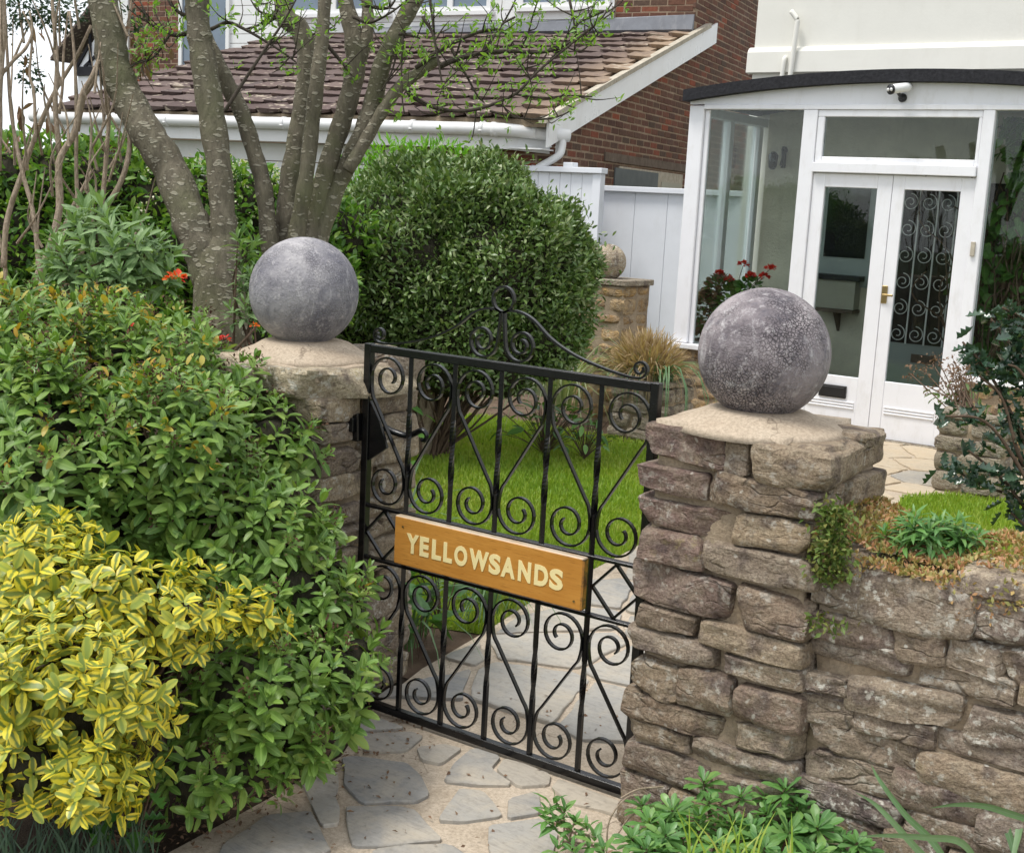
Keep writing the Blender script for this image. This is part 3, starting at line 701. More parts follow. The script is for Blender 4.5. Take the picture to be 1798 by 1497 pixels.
def flag(poly, h=.012, seed=0):
    """one crazy-paving stone: rough outline, slightly domed, bevelled edge"""
    r = np.random.default_rng(seed); p = [np.array(q, float) for q in poly]
    q = []
    for i in range(len(p)):
        a, b = p[i], p[(i + 1) % len(p)]; L_ = np.linalg.norm(b - a); k = max(1, int(L_ / .07))
        for j in range(k): q.append(a + (b - a) * j / k + r.normal(0, .006, 2) * (j > 0))
    p = chaikin(q, 1); c = sum(p) / len(p); n = len(p)
    tz = r.normal(0, .02, 2); V = []
    for s_, z in ((1.0, -.02), (1.0, h * .6), (.982, h), (.55, h * 1.02)):
        for u in p:
            w_ = c + (u - c) * s_; V.append((w_[0], w_[1], z + (tz @ (w_ - c) if z > 0 else 0) * .5 + (r.normal(0, .0012) if z > 0 else 0)))
    F = [(k * n + i, k * n + (i + 1) % n, (k + 1) * n + (i + 1) % n, (k + 1) * n + i) for k in range(3) for i in range(n)]
    F.append(tuple(3 * n + i for i in range(n)))
    me = bpy.data.meshes.new('paving_stone'); cc = np.array([c[0], c[1], 0])
    me.from_pydata([tuple(np.array(v) - cc) for v in V], [], F); me.update()
    me.polygons.foreach_set('use_smooth', np.ones(len(F), bool)); me.set_sharp_from_angle(angle=R_(25))
    o = link('paving_stone', me, MT['paving_tan'] if c[1] > 5.2 and seed % 5 else MT['paving'], path, loc=cc); return o
# stones in front of the gate, outlines measured from the photograph
def zz(ox, oy, pts, s=2.993): return [GZ(ox + x / s, oy + y / s)[:2] for x, y in pts]
front = [zz(600, 997, p) for p in [
    [(120, 880), (370, 868), (420, 890), (335, 962), (130, 965)], [(400, 950), (560, 935), (625, 955), (520, 1032), (420, 1010)],
    [(590, 1040), (690, 955), (830, 1000), (780, 1060), (890, 1140), (700, 1140), (545, 1120)],
    [(10, 1010), (70, 1000), (330, 1032), (445, 1190), (380, 1225), (110, 1232), (20, 1140)],
    [(38, 1262), (300, 1262), (385, 1285), (515, 1430), (230, 1460), (70, 1458)],
    [(625, 1165), (740, 1180), (835, 1305), (630, 1335), (515, 1328)], [(880, 1220), (1030, 1185), (1045, 1290), (875, 1318)],
    [(785, 1365), (1050, 1325), (1130, 1400), (1100, 1560), (810, 1560)], [(1150, 1120), (1300, 1175), (1460, 1240), (1440, 1300), (1200, 1235), (1110, 1160)],
    [(180, 1490), (560, 1462), (700, 1560), (600, 1700), (150, 1700)], [(860, 1010), (960, 1040), (1090, 1090), (1080, 1140), (930, 1150), (820, 1070)],
    [(60, 760), (190, 790), (330, 845), (110, 858)]]]
front += [zz(0, 997, p) for p in [[(1590, 1130), (1770, 1080), (1775, 1340), (1690, 1350), (1640, 1240)], [(1190, 1450), (1400, 1310), (1620, 1290), (1720, 1490), (1500, 1560), (1150, 1540)]]]
for i, p in enumerate(front):
    c = sum(p) / len(p); flag([c + (q - c) * 1.07 for q in p], .006, i)
# behind the gate: tighter irregular flags
def voronoi(seeds, poly_ok, bounds):
    out = []
    S = np.array(seeds)
    for i, s_ in enumerate(S):
        if not poly_ok(s_): continue
        cell = [s_ + np.array(q) for q in ((-.9, -.9), (.9, -.9), (.9, .9), (-.9, .9))]
        for j in np.argsort(np.linalg.norm(S - s_, axis=1))[1:16]:
            n = S[j] - s_; d = np.linalg.norm(n); n = n / d; h = d / 2; new = []
            for k in range(len(cell)):
                a, b = cell[k], cell[(k + 1) % len(cell)]; da, db = (a - s_) @ n - h, (b - s_) @ n - h
                if da <= 0: new.append(a)
                if (da < 0) != (db < 0): new.append(a + (b - a) * da / (da - db))
            cell = new
            if len(cell) < 3: break
        if len(cell) >= 3: out.append(cell)
    return out
seeds, yy = [], 3.05
while yy < 9.3:
    xx = -4.5
    while xx < 1.4:
        seeds.append((xx + random.uniform(-.13, .13), yy + random.uniform(-.13, .13))); xx += random.uniform(.34, .52)
    yy += random.uniform(.34, .44)
back_ok = lambda s_: inside(s_, pathP) and s_[1] > 2.99 and not (-1.55 < s_[0] < -.9 and s_[1] < 3.3)
k = 0
for cell in voronoi(seeds, lambda s_: s_[1] > 2.9, None):
    c = sum(cell) / len(cell); ins = [q for q in cell + [c] + [(q + c) / 2 for q in cell] if back_ok(q)]
    if len(ins) < 4: continue
    if not back_ok(c): c = sum(ins) / len(ins)
    if not back_ok(c): continue
    g_ = random.uniform(.012, .03); pl = []
    for q in cell:      # trim corners that leave the path
        t = next((t for t in np.linspace(1, .2, 17) if back_ok(c + (q - c) * t)), .2); q = c + (q - c) * t
        d = q - c; L_ = np.linalg.norm(d); pl.append(c + d * max(.3, (L_ - g_) / (L_ + 1e-6)))
    flag(pl, .006, 100 + k); k += 1
# grass
def grass(name, poly, n, hh, lean=.4, mat='blade', wid=.006, seed=3):
    r = np.random.default_rng(seed); P = np.array(poly); lo, hi = P.min(0), P.max(0); pts = []
    S = r.uniform(lo, hi, (n * 3, 2)); q = project(np.c_[S, np.zeros(len(S))])
    ok = (q[:, 0] > -80) & (q[:, 0] < 1880) & (q[:, 2] > 1.5)
    S = S[ok]; S = np.array([s_ for s_ in S if inside(s_, poly)][:n]); n = len(S)
    h = r.uniform(*hh, n); a = r.uniform(0, 6.28, n); d = np.c_[np.cos(a), np.sin(a)] * (r.random(n) * lean * h)[:, None]
    t = r.uniform(0, 6.28, n); wv = np.c_[np.cos(t), np.sin(t)] * wid / 2
    V = np.zeros((n, 5, 3)); V[:, 0, :2] = S - wv; V[:, 1, :2] = S + wv; V[:, 0:2, 2] = -.012
    V[:, 2, :2] = S + d * .4 - wv * .7; V[:, 3, :2] = S + d * .4 + wv * .7; V[:, 2:4, 2] = (h * .6)[:, None]; V[:, 4, :2] = S + d; V[:, 4, 2] = h
    F = (np.array([(0, 1, 3), (0, 3, 2), (2, 3, 4)])[None] + (np.arange(n) * 5)[:, None, None]).reshape(-1, 3)
    A = np.zeros((n, 5, 3)); A[:, :, 1] = [0, 0, .5, .5, 1]; A[:, :, 2] = (.5 * r.random(n) + .5 * (.5 + .5 * wavy(np.c_[S, np.zeros(n)], (2, 2, 2), 9)[:, 0]))[:, None]
    return tag(link(name, tri_mesh(name, V.reshape(-1, 3), F, A.reshape(-1, 3)), MT[mat]), kind='stuff')
grass('grass', lawnL, 70000, (.015, .036), 1.1, wid=.007); grass('grass', lawnR, 45000, (.015, .034), 1.1, wid=.007, seed=4)

# ------------------------------------------------------------------ gate pillars and garden walls
def pillar(name, x0, x1, y0, y1, top, mat, seed, label, n_courses, cap=0.0, **k):
    root = empty(name, ((x0 + x1) / 2, (y0 + y1) / 2, 0), label=label, cat='gate pillar', group=k.get('group'))
    r = np.random.default_rng(seed)
    rubble_core('mortar', (x0 + .030, y0 + .030, -.05), (x1 - .030, y1 - .030, top - .02), MT['mortar'], root, .010, .03, seed)
    hs = r.uniform(.75, 1.25, n_courses); hs *= top / hs.sum(); z = 0
    for ci, h in enumerate(hs):
        a = r.uniform(.16, .20) if ci % 2 else r.uniform(.25, .29)
        W_ = x1 - x0
        for row, (ya, yb) in enumerate(((y0, y0 + a), (y0 + a, y1))):
            if ci == n_courses - 1 and row == 0 and name == 'gate_pillar' and cap == 0:
                spl = [(x0, x0 + .215), (x0 + .22, x0 + .275), (x0 + .28, x1)]
            else:
                c = x0 + W_ * (r.uniform(.36, .46) if ci % 2 else r.uniform(.54, .64)); spl = [(x0, c), (c, x1)]
                if r.random() < .22: spl = [(x0, x0 + W_ * .3), (x0 + W_ * .3, x0 + W_ * .62), (x0 + W_ * .62, x1)]
            for xa, xb in spl:
                hh = h * r.uniform(.97, 1.06); dz = h * r.uniform(-.05, .05); px_ = r.normal(0, .006)
                g_ = r.uniform(-.004, .006)
                place_stone(((xa + xb) / 2 + (px_ if abs(xa - x0) < .01 or abs(xb - x1) < .01 else 0), (ya + yb) / 2 + (r.normal(0, .006) if row == 0 else 0), z + h / 2 + dz),
                            (xb - xa - g_ + .008, yb - ya - .004, hh - r.uniform(.0, .008)), int(r.integers(1e6)), mat, root, (0, r.normal(0, .025), r.normal(0, .02)), res=(16, 8, 9), pn=r.uniform(9, 16), amp=r.uniform(.007, .012))
        z += h
    return root
pr = pillar('gate_pillar', -1.468, -1.0, 2.75, 3.215, 1.075, MT['pillar_stone'], 11, 'square rubble stone gate pillar carrying the mottled dark ball, beside the low wall', 13)
rubble_core('mortar_bed', (-1.45, 2.775, 1.04), (-1.10, 3.19, 1.088), MT['bed_mortar'], pr, .006, .03, 5)
for c_, s_ in (((-1.075, 2.89, 1.05), (.14, .22, .06)), ((-1.075, 3.09, 1.055), (.14, .2, .06))): place_stone(c_, s_, 55, MT['pillar_stone'], pr, res=(9, 9, 5), pn=9, amp=.012)
m = MB(); m.lathe([(.0, 1.128), (.10, 1.125), (.13, 1.12), (.165, 1.104), (.205, 1.09), (.225, 1.07)][::-1], (-1.252, 2.952, 0), 28)
m.build('mortar_collar', MT['bed_mortar'], pr, True)
pl_ = pillar('gate_pillar', -3.02, -2.545, 2.75, 3.215, 1.0, MT['left_stone'], 23, 'rubble stone gate pillar with a flat cap slab, half hidden by the green shrub', 12, cap=1)
place_stone((-2.80, 2.935, 1.035), (.55, .47, .088), 77, MT['cap_stone'], pl_, res=(22, 16, 6), pn=16, amp=.012, cuts=3)
rubble_core('mortar_bed', (-3.03, 2.74, 1.05), (-2.56, 3.15, 1.082), MT['bed_mortar'], pl_, .006, .03, 6)
place_stone((-2.66, 3.16, 1.06), (.27, .16, .11), 78, MT['left_stone'], pl_, res=(8, 6, 4), pn=7, amp=.012)
m = MB()
ring = lambda hx, hy, z, cx, cy: [(cx + sx * hx, cy + sy * hy, z) for sx, sy in ((-1, -1), (1, -1), (1, 1), (-1, 1))]
m.lathe([(.0, 1.140), (.12, 1.136), (.14, 1.13), (.17, 1.112), (.21, 1.096), (.232, 1.07)][::-1], (-2.815, 2.955, 0), 28)
m.build('mortar_collar', MT['bed_mortar'], pl_, True)
def ball(name, c, r, mat, label, flat, group=None):
    m = MB(); pr_ = []
    for i in range(33):
        a = math.pi * i / 32; z = -math.cos(a) * r
        if z < -flat: continue
        pr_.append((max(.0005, math.sin(a) * r), z))
    m.lathe([(.001, -flat), (pr_[0][0] * .98, -flat)] + pr_, (0, 0, 0), 48)
    o = m.build(name, mat, None, True, loc=c); return tag(o, label, 'stone ball', group)
bl = ball('stone_ball', (-2.828, 2.955, 1.288), .173, MT['ball_l'], 'smooth pale grey concrete ball on the pillar left of the gate', .158)
br = ball('stone_ball', (-1.252, 2.952, 1.263), .164, MT['ball_r'], 'mottled dark purple-grey concrete ball on the pillar right of the gate', .146)
# right hand rubble wall
wx0, wx1, wy, wt = -.985, .36, 2.785, .82
wall = empty('garden_wall', ((wx0 + wx1) / 2, wy, 0), label='low rubble stone garden wall topped with red stonecrop, right of the gate', cat='garden wall')
rubble_core('mortar', (wx0, wy + .021, -.05), (wx1, wy + .42, wt - .02), MT['mortar'], wall, .011, .045, 3)
r = np.random.default_rng(5); z = 0; ci = 0
while z < wt - .02:
    h = min(r.uniform(.05, .095), wt - z); h = wt - z if wt - z - h < .05 else h
    for xa, xb in stone_row(wx0 - r.uniform(0, .05), wx1, (.10, .28), r):
        sub = [(z, h)]
        if h > .085 and xb - xa < .27 and r.random() < .45: sub = [(z, h * .48), (z + h * .5, h * .48)]
        for zz_, hh in sub:
            place_stone(((xa + xb) / 2, wy + .085 + r.normal(0, .007), zz_ + hh / 2 + r.normal(0, .007)), (xb - xa + r.uniform(.0, .026), .19, hh * r.uniform(1.05, 1.24)), int(r.integers(1e6)), MT['wall_stone'], wall,
                        (0, r.normal(0, .04), r.normal(0, .03)), res=(15, 5, 9), pn=r.uniform(8, 14), amp=r.uniform(.008, .014))
    z += h
for xa, xb in stone_row(-.69, wx1, (.22, .42), r):   # coping stones
    place_stone(((xa + xb) / 2, wy + .12, wt + .012), (xb - xa - .01, .25, .06), int(r.integers(1e6)), MT['wall_stone'], wall, (0, r.normal(0, .03), 0), res=(9, 5, 4), amp=.012)
# left hand wall, mostly behind the shrub
lw = empty('garden_wall', (-4.3, 2.95, 0), label='rubble stone garden wall running behind the green shrub, left of the gate', cat='garden wall')
rubble_core('mortar', (-6.0, 2.88, -.05), (-3.0, 3.2, .99), MT['mortar'], lw, .01, .09, 13)
z = .55
while z < .95:
    h = .085
    for xa, xb in stone_row(-4.2, -3.0, (.16, .34), r):
        place_stone(((xa + xb) / 2, 2.93, z + h / 2), (xb - xa - .008, .16, h), int(r.integers(1e6)), MT['left_stone'], lw, (0, r.normal(0, .03), 0), res=(6, 3, 4))
    z += h
place_stone((-3.14, 3.02, 1.0), (.26, .3, .07), 91, MT['grey_stone'], lw, res=(8, 8, 3))

# ------------------------------------------------------------------ wrought iron gate
GY0, GX0, GX1 = 2.909, -2.507, -1.522
gate = empty('garden_gate', (GX0, GY0, 0), label='black wrought iron garden gate of scrolls and twisted bars carrying the house name board', cat='gate')
IR = MT['iron']
PW = (GX1 - GX0) / 6
gx = [GX0 + PW * i for i in range(7)]
for x in (gx[0], gx[6]): obox('stile', (x - .0125, GY0 - .0125, .0), (x + .0125, GY0 + .0125, 1.16), IR, gate, .002)
def rail(z0, z1, name='rail', wy_=.0125): return obox(name, (gx[0] + .0128, GY0 - wy_, z0), (gx[6] - .0128, GY0 + wy_, z1), IR, gate, .002)
rail(1.134, 1.158); rail(.008, .032); rail(.654, .664, wy_=.011); rail(.488, .498, wy_=.011)
for i in range(1, 6):
    m = MB(); n = 96; zs = np.linspace(.0325, 1.1335, n)
    tw = np.zeros(n)
    P = np.c_[np.full(n, gx[i]), np.full(n, GY0), zs]
    # square bar, twisted along its upper and lower runs
    V = []; ang = 0
    for q in range(n):
        if .2 < zs[q] < .36 or .78 < zs[q] < .98: ang += .17
        for kk in range(4):
            a = math.pi / 4 + kk * math.pi / 2 + ang; V.append((gx[i] + .0092 * math.cos(a), GY0 + .0092 * math.sin(a), zs[q]))
    F = [(q * 4 + kk, q * 4 + (kk + 1) % 4, q * 4 + 4 + (kk + 1) % 4, q * 4 + 4 + kk) for q in range(n - 1) for kk in range(4)] + [(3, 2, 1, 0), tuple((n - 1) * 4 + kk for kk in range(4))]
    m.add(V, F); m.build('bar', IR, gate)
def spiral(cx, cz, R0, R1, a0, turns, n=40, cw=True):
    t = np.linspace(0, 1, n); a = a0 - t * turns * 2 * math.pi * (1 if cw else -1); Rr = R0 + (R1 - R0) * t ** .9
    return np.c_[cx + Rr * np.cos(a), np.full(n, GY0), cz + Rr * np.sin(a)]
def s_scroll(i, zb, zt, flip, Rt=.071, Rb=.071, name='scroll'):
    xa, xb = gx[i] + .0105, gx[i + 1] - .0105
    wd = xb - xa
    def shrink(S, c, R0):        # pull the spiral slightly towards the side it hangs from
        return S
    top = spiral(xa + Rt, zt - Rt - .001, Rt, Rt * .26, math.pi, 1.62)[::-1]
    bot = spiral(xb - Rb, zb + Rb + .001, Rb, Rb * .26, 0, 1.62)
    z1, z2 = zt - Rt - .058, zb + Rb + .058
    lin = lambda t: (xa + .006 + (wd - .012) * t, GY0, z1 + (z2 - z1) * t)
    mid = np.vstack([catmull([top[-1], (xa + .0015, GY0, zt - Rt - .03), lin(.02), lin(.12)], 5), [lin(t) for t in np.linspace(.2, .8, 7)], catmull([lin(.88), lin(.98), (xb - .0015, GY0, zb + Rb + .03), bot[0]], 5)])
    P = np.vstack([top, mid[1:-1], bot])
    if flip: P[:, 0] = xa + xb - P[:, 0]
    m = MB(); m.strap(P, .0125, .0055); return m.build(name, IR, gate)
for i in range(6):
    s_scroll(i, .664, 1.134, i % 2 == 1)
    s_scroll(i, .032, .488, i % 2 == 0)
for i in (0, 5):
    xa, xb = gx[i] + .01, gx[i + 1] - .01; xm = (xa + xb) / 2; zm = (.498 + .654) / 2
    m = MB()
    for a, b in (((xa, zm), (xm, .652)), ((xm, .652), (xb, zm)), ((xb, zm), (xm, .5)), ((xm, .5), (xa, zm))):
        m.strap([(a[0], GY0, a[1]), ((a[0] + b[0]) / 2, GY0, (a[1] + b[1]) / 2), (b[0], GY0, b[1])], .011, .007)
    m.build('diamond', IR, gate)
xc = -2.021
for sgn in (-1, 1):
    S = spiral(xc + .0665, 1.158 + .0545, .0535, .014, math.pi, 1.75, 44, cw=False)       # down the middle, round under and in
    P = np.vstack([catmull([(xc + .006, GY0, 1.30), (xc + .0075, GY0, 1.27), (xc + .011, GY0, 1.235), S[0]], 5)[:-1], S])
    E_ = catmull([(xc + .003, GY0, 1.297), (xc + .022, GY0, 1.304), (xc + .06, GY0, 1.303), (xc + .105, GY0, 1.285), (xc + .165, GY0, 1.24), (xc + .24, GY0, 1.205), (xc + .33, GY0, 1.18), (xc + .41, GY0, 1.166), (xc + .44, GY0, 1.165)], 5)
    Cc = spiral(xc + .447, 1.190, .0245, .009, -math.pi / 2, 1.35, 26, cw=False)
    for Q, nm in ((P, 'finial_scroll'), (np.vstack([E_, Cc]), 'crest_bar')):
        Q = Q.copy()
        if sgn < 0: Q[:, 0] = 2 * xc - Q[:, 0]
        m = MB(); m.strap(Q, .0125, .0062); m.build(nm, IR, gate)
m = MB(); m.strap(spiral(xc, 1.334, .0355, .0355, 0, 1.0, 40), .0125, .0062); m.build('finial_ring', IR, gate)
# latch plate with its curled handle, and hinge eyes
m = MB(); m.prism([(gx[0] + .013, .985), (gx[0] + .05, .93), (gx[0] + .085, .85), (gx[0] + .06, .832), (gx[0] + .013, .80)], GY0 - .006, GY0 + .004, 1)
lp = m.build('latch_plate', IR, gate)
m = MB(); hp = catmull([(gx[0] + .05, GY0 + .02, .905), (gx[0] + .09, GY0 + .03, .893), (gx[0] + .13, GY0 + .035, .889), (gx[0] + .165, GY0 + .03, .903), (gx[0] + .19, GY0 + .03, .915), (gx[0] + .208, GY0 + .03, .905), (gx[0] + .205, GY0 + .03, .888), (gx[0] + .19, GY0 + .03, .886)], 5)
m.tube(hp, np.linspace(.011, .007, len(hp)), 6); m.build('latch_handle', IR, gate, True)
for z in (.93, .80, .70, .60, .50, .26, .11): obox('hinge_lug', (gx[6] + .0125, GY0 - .011, z), (gx[6] + .034, GY0 + .011, z + .03), IR, gate, .003)
m = MB(); m.hexa([(-2.575, 2.885, .855), (-2.522, 2.885, .855), (-2.522, 2.925, .855), (-2.575, 2.925, .855), (-2.585, 2.875, .92), (-2.522, 2.88, .945), (-2.522, 2.925, .945), (-2.585, 2.925, .92)], .004)
m.box((-2.57, 2.868, .885), (-2.53, 2.884, .93), .003); m.build('latch_keep', IR, pl_)
# name board
bx0, bx1, bz0, bz1, byf = -2.352, -1.684, .510, .660, 2.868
bd = obox('name_board', (-.334, -.0135, -.075), (.334, .0135, .075), MT['wood'], None, .004)
bd.parent = gate; bd.location = np.array([(bx0 + bx1) / 2, byf + .0135, (bz0 + bz1) / 2]) - wloc(gate)
bd['label'] = 'varnished oak name board with cream letters reading YELLOWSANDS'
tx = [-0.284, -0.233, -0.187, -0.144, -0.104, -0.05, 0.02, 0.063, 0.122, 0.177, 0.227]
wd_ = [0.047, 0.034, 0.035, 0.032, 0.047, 0.069, 0.041, 0.049, 0.043, 0.046, 0.045]
for ch, xx, ww in zip('YELLOWSANDS', tx, wd_):
    cu = bpy.data.curves.new('letter', 'FONT'); cu.body = ch; cu.size = .08; cu.extrude = .0006; cu.offset = .0036; cu.resolution_u = 4
    tmp = bpy.data.objects.new('letter', cu); COL.objects.link(tmp)
    bpy.context.view_layer.update()
    me = bpy.data.meshes.new_from_object(tmp.evaluated_get(bpy.context.evaluated_depsgraph_get()))
    bpy.data.objects.remove(tmp)
    Vv = np.array([v.co[:] for v in me.vertices]); lo, hi = Vv.min(0), Vv.max(0)
    sx = ww / (hi[0] - lo[0]); sz = .060 / (hi[1] - lo[1])
    W_ = np.c_[(Vv[:, 0] - lo[0]) * sx, -Vv[:, 2], (Vv[:, 1] - lo[1]) * sz]
    me.vertices.foreach_set('co', W_.astype(np.float32).ravel()); me.update(); me.materials.clear(); me.name = 'letter'
    o = link('letter', me, MT['letter'], bd, loc=(xx, -.0143, -.031))
for x, z in ((-.30, .045), (.31, -.05)):
    m = MB(); m.tube([(x, -.0135, z), (x, -.0152, z)], .0035, 8); m.build('screw', MT['brass'], bd, local=False)

# ------------------------------------------------------------------ brick house behind (own frame: u right, v away)
HA = math.atan2(.153, .988)
H0 = np.array([-6.83, 11.19, 0.0]); HU_ = np.array([math.cos(HA), math.sin(HA), 0]); HV_ = np.array([-math.sin(HA), math.cos(HA), 0])
def hw(u, v, z): return H0 + HU_ * u + HV_ * v + np.array([0, 0, z])
house = empty('brick_house', H0, HA, label='brown brick house with a low tiled roof, white gutter and white boarded upper storey', cat='house')
def hb(name, a, b, mat, parent=house, bev=0., **k):
    m = MB(); m.box(a, b, bev); return m.build(name, mat, parent, local=False, **k)
ZE, VE, SL = 2.372, -1.24, .3165            # eave height, eave line, roof slope
zr = lambda v: ZE + (v - VE) * SL
VF, VU = -.85, 3.1
hb('wall', (-6.2, VF + .003, -.05), (-.003, VU - .1, 2.1), MT['brick_mortar'])
m = MB(); m.prism([(VF + .006, -.05), (6.6, -.05), (6.6, 5.6), (VU + .004, 5.6), (VU + .004, zr(VU) - .12), (VF + .012, zr(VF) - .12)], -.3, -.0035, 0); m.build('gable_wall', MT['brick_mortar'], house, local=False)
hb('upper_wall', (-9.2, VU + .003, 1.5), (-.305, VU + .4, 5.6), MT['brick_mortar'])
bricks = []
def brick_face(axis, u0, u1, z0, z1, ok):
    z, c = z0, 0
    while z < z1:
        x = u0 - (.1125 if c % 2 else 0)
        while x < u1:
            a, b = max(x, u0), min(x + .213, u1)
            if b - a > .04 and ok((a + b) / 2, z + .0325): bricks.append((axis, a, b, z))
            x += .225
        z += .075; c += 1
brick_face('u', VF, 6.5, 1.55, 5.2, lambda v, z: z < zr(v) - .17 or v > VU + .02)
brick_face('f', -1.75, -.001, 1.7, 2.1, lambda u, z: True)
brick_face('f', -6.2, -4.75, 1.75, 2.1, lambda u, z: True)
brick_face('t', -1.03, -.001, zr(VU) + .17, 4.75, lambda u, z: True)
brick_face('t', -8.84, -7.88, 2.7, 5.3, lambda u, z: True)
def brick_box(b):
    ax, a, c, z = b
    if ax == 'u': return (-.03, a, z), (.0, c, z + .063)
    if ax == 'f': return (a, VF, z), (c, VF + .03, z + .065)
    return (a, VU, z), (c, VU + .03, z + .065)
ctr = np.array([hw(*((np.array(brick_box(b)[0]) + np.array(brick_box(b)[1])) / 2)) for b in bricks]); q = project(ctr)
vis = (q[:, 0] > -30) & (q[:, 0] < 1345) & (q[:, 1] > -30) & (q[:, 1] < 340)
onside = np.array([b[0] == 'u' for b in bricks]); vis &= ~(onside & (q[:, 0] > 1215) & (q[:, 1] > 150))
score = np.where(vis, np.array([b[2] - b[1] for b in bricks]) / q[:, 2], -1); order = np.argsort(-score)
single = set(int(i) for i in order[:295] if score[i] > 0); bm_ = MB(); cache = {}
for i, b in enumerate(bricks):
    lo, hi = (np.array(x, float) for x in brick_box(b)); dd = random.uniform(-.003, .003)
    if b[0] == 'u': hi[0] += dd
    else: lo[1] += dd
    if i in single:
        s_ = hi - lo; key = (b[0], round(s_[0], 3), round(s_[1], 3))
        if key not in cache:
            mm = MB(); mm.box(-s_ / 2, s_ / 2, .006); cache[key] = mm.mesh('brick', fix=False)
        link('brick', cache[key], MT['brick'], house, loc=(lo + hi) / 2)
    else: bm_.box(lo, hi, .005)
bm_.build('brick_courses', MT['brick_mass'], house, local=False)['kind'] = 'stuff'
# roof
m = MB(); m.prism([(-1.12, zr(-1.12) - .03), (VU, zr(VU) - .03), (VU, zr(VU) - .16), (-1.12, zr(-1.12) - .1)], -6.15, .02, 0); m.build('roof_deck', MT['mortar'], house, local=False)
TW, TX = .305, .345
tv = [(-.15, .045, .0), (-.07, -.062, .014), (.06, -.062, .010), (.15, .03, -.012), (.15, .40, 0), (-.15, .40, 0)]
def tile_mesh():
    # hexagonal-nosed concrete tile, thick at its front edge, faintly dished
    V = []
    for x, y, dz in tv: V.append((x, y, .040 + dz if y < .1 else .03 + dz * .4))
    for x, y, dz in tv: V.append((x * (.94 if y < .1 else 1), y + (.034 if y < .1 else 0), -.004 if y < .1 else .004))
    V = np.array(V); n = len(tv)
    F = [tuple(range(n)), tuple(range(2 * n - 1, n - 1, -1))] + [(i, (i + 1) % n, (i + 1) % n + n, i + n)[::-1] for i in range(n)]
    me = bpy.data.meshes.new('roof_tile'); me.from_pydata(V.tolist(), [], F); me.update()
    import bmesh
    b = bmesh.new(); b.from_mesh(me); bmesh.ops.recalc_face_normals(b, faces=b.faces); bmesh.ops.bevel(b, geom=[e for e in b.edges if e.calc_length() < .3 and e.verts[0].co.z > .02 and e.verts[1].co.z > .02], offset=.004, segments=1, affect='EDGES'); b.to_mesh(me); b.free()
    return me
tmesh = tile_mesh(); slope_a = math.atan(SL); tl = math.hypot(1, SL); row = 0; v = VE
while v < VU - .2:
    off = TW / 2 if row % 2 else 0.; u = .07 - TW / 2 - off
    while u > -6.25:
        if u - TW / 2 > -6.3:
            o = link('roof_tile', tmesh, MT['tile'], house, loc=(u + random.gauss(0, .004), v + .062, zr(v + .062) + .004 + random.gauss(0, .003)), rot=(slope_a - .055 + random.gauss(0, .016), .03 + random.gauss(0, .022), random.gauss(0, .012)))
        u -= TW
    v += TX / tl; row += 1
m = MB(); m.prism([(VE - .01, zr(VE) - .035), (3.5, zr(3.5) - .02), (3.5, zr(3.5) + .03), (VE - .01, zr(VE) + .015)], .01, .09, 0); m.build('verge_mortar', MT['dirty_white'], house, local=False)
m = MB(); m.prism([(-1.12, zr(-1.12) - .285), (3.84, zr(3.84) - .265), (3.84, zr(3.84) - .022), (-1.12, zr(-1.12) - .04)], .035, .06, 0); m.build('barge_board', MT['upvc'], house, local=False)
# eaves: fascia with its splayed corner, soffit, gutter, brackets, downpipe
hb('fascia', (-6.2, -1.155, 2.10), (-.40, -1.13, 2.335), MT['upvc'])
m = MB(); m.hexa([(-.40, -1.155, 2.10), (.03, -.79, 2.075), (.03, -.76, 2.075), (-.40, -1.13, 2.10), (-.40, -1.155, 2.335), (.03, -.79, 2.31), (.03, -.76, 2.31), (-.40, -1.13, 2.335)]); m.build('corner_fascia', MT['upvc'], house, local=False)
hb('soffit', (-6.18, -1.13, 2.105), (.0, VF - .002, 2.118), MT['upvc'])
m = MB(); gp = np.array([(-6.35, -1.215, 2.285), (-4.5, -1.215, 2.285), (-2.5, -1.215, 2.28), (-.44, -1.215, 2.275), (-.37, -1.21, 2.274), (-.33, -1.185, 2.273), (.05, -.862, 2.26), (.13, -.795, 2.257)])
m.tube(gp, .06, 12); gt = m.build('gutter', MT['upvc'], house, True, local=False)
for i in range(8):
    u = -5.9 + i * .76
    m = MB(); m.box((u - .02, -1.282, 2.25), (u + .02, -1.156, 2.262)); m.tube([(u - .02, -1.215, 2.282), (u + .02, -1.215, 2.282)], .066, 12); m.build('gutter_bracket', MT['upvc'], house, True, local=False)
for u_, v_ in ((-.46, -1.213), (-.14, -1.022)):
    m = MB(); m.tube([(u_ - .03, v_ - .008, 2.275), (u_ + .03, v_ + .012, 2.272)], .068, 12); m.build('gutter_bracket', MT['upvc'], house, True, local=False)
m = MB(); m.tube(catmull([(.085, -.84, 2.235), (.085, -.85, 2.14), (.06, -.88, 2.06), (-.12, -.93, 1.94), (-.16, -.93, 1.88), (-.16, -.93, 1.2)], 5), .036, 10); m.build('downpipe', MT['upvc'], house, True, local=False)
for k in range(3):
    hb('garage_door', (-4.72, VF - .018 + .003 * k, 2.098 - .19 * (k + 1) + .006), (-1.78, VF + .02, 2.098 - .19 * k - .004), MT['upvc']) if k < 2 else hb('garage_door', (-4.72, VF - .012, .0), (-1.78, VF + .02, 1.71), MT['upvc'])
hb('frame', (-1.78, VF - .03, 0), (-1.70, VF + .02, 2.1), MT['upvc'])
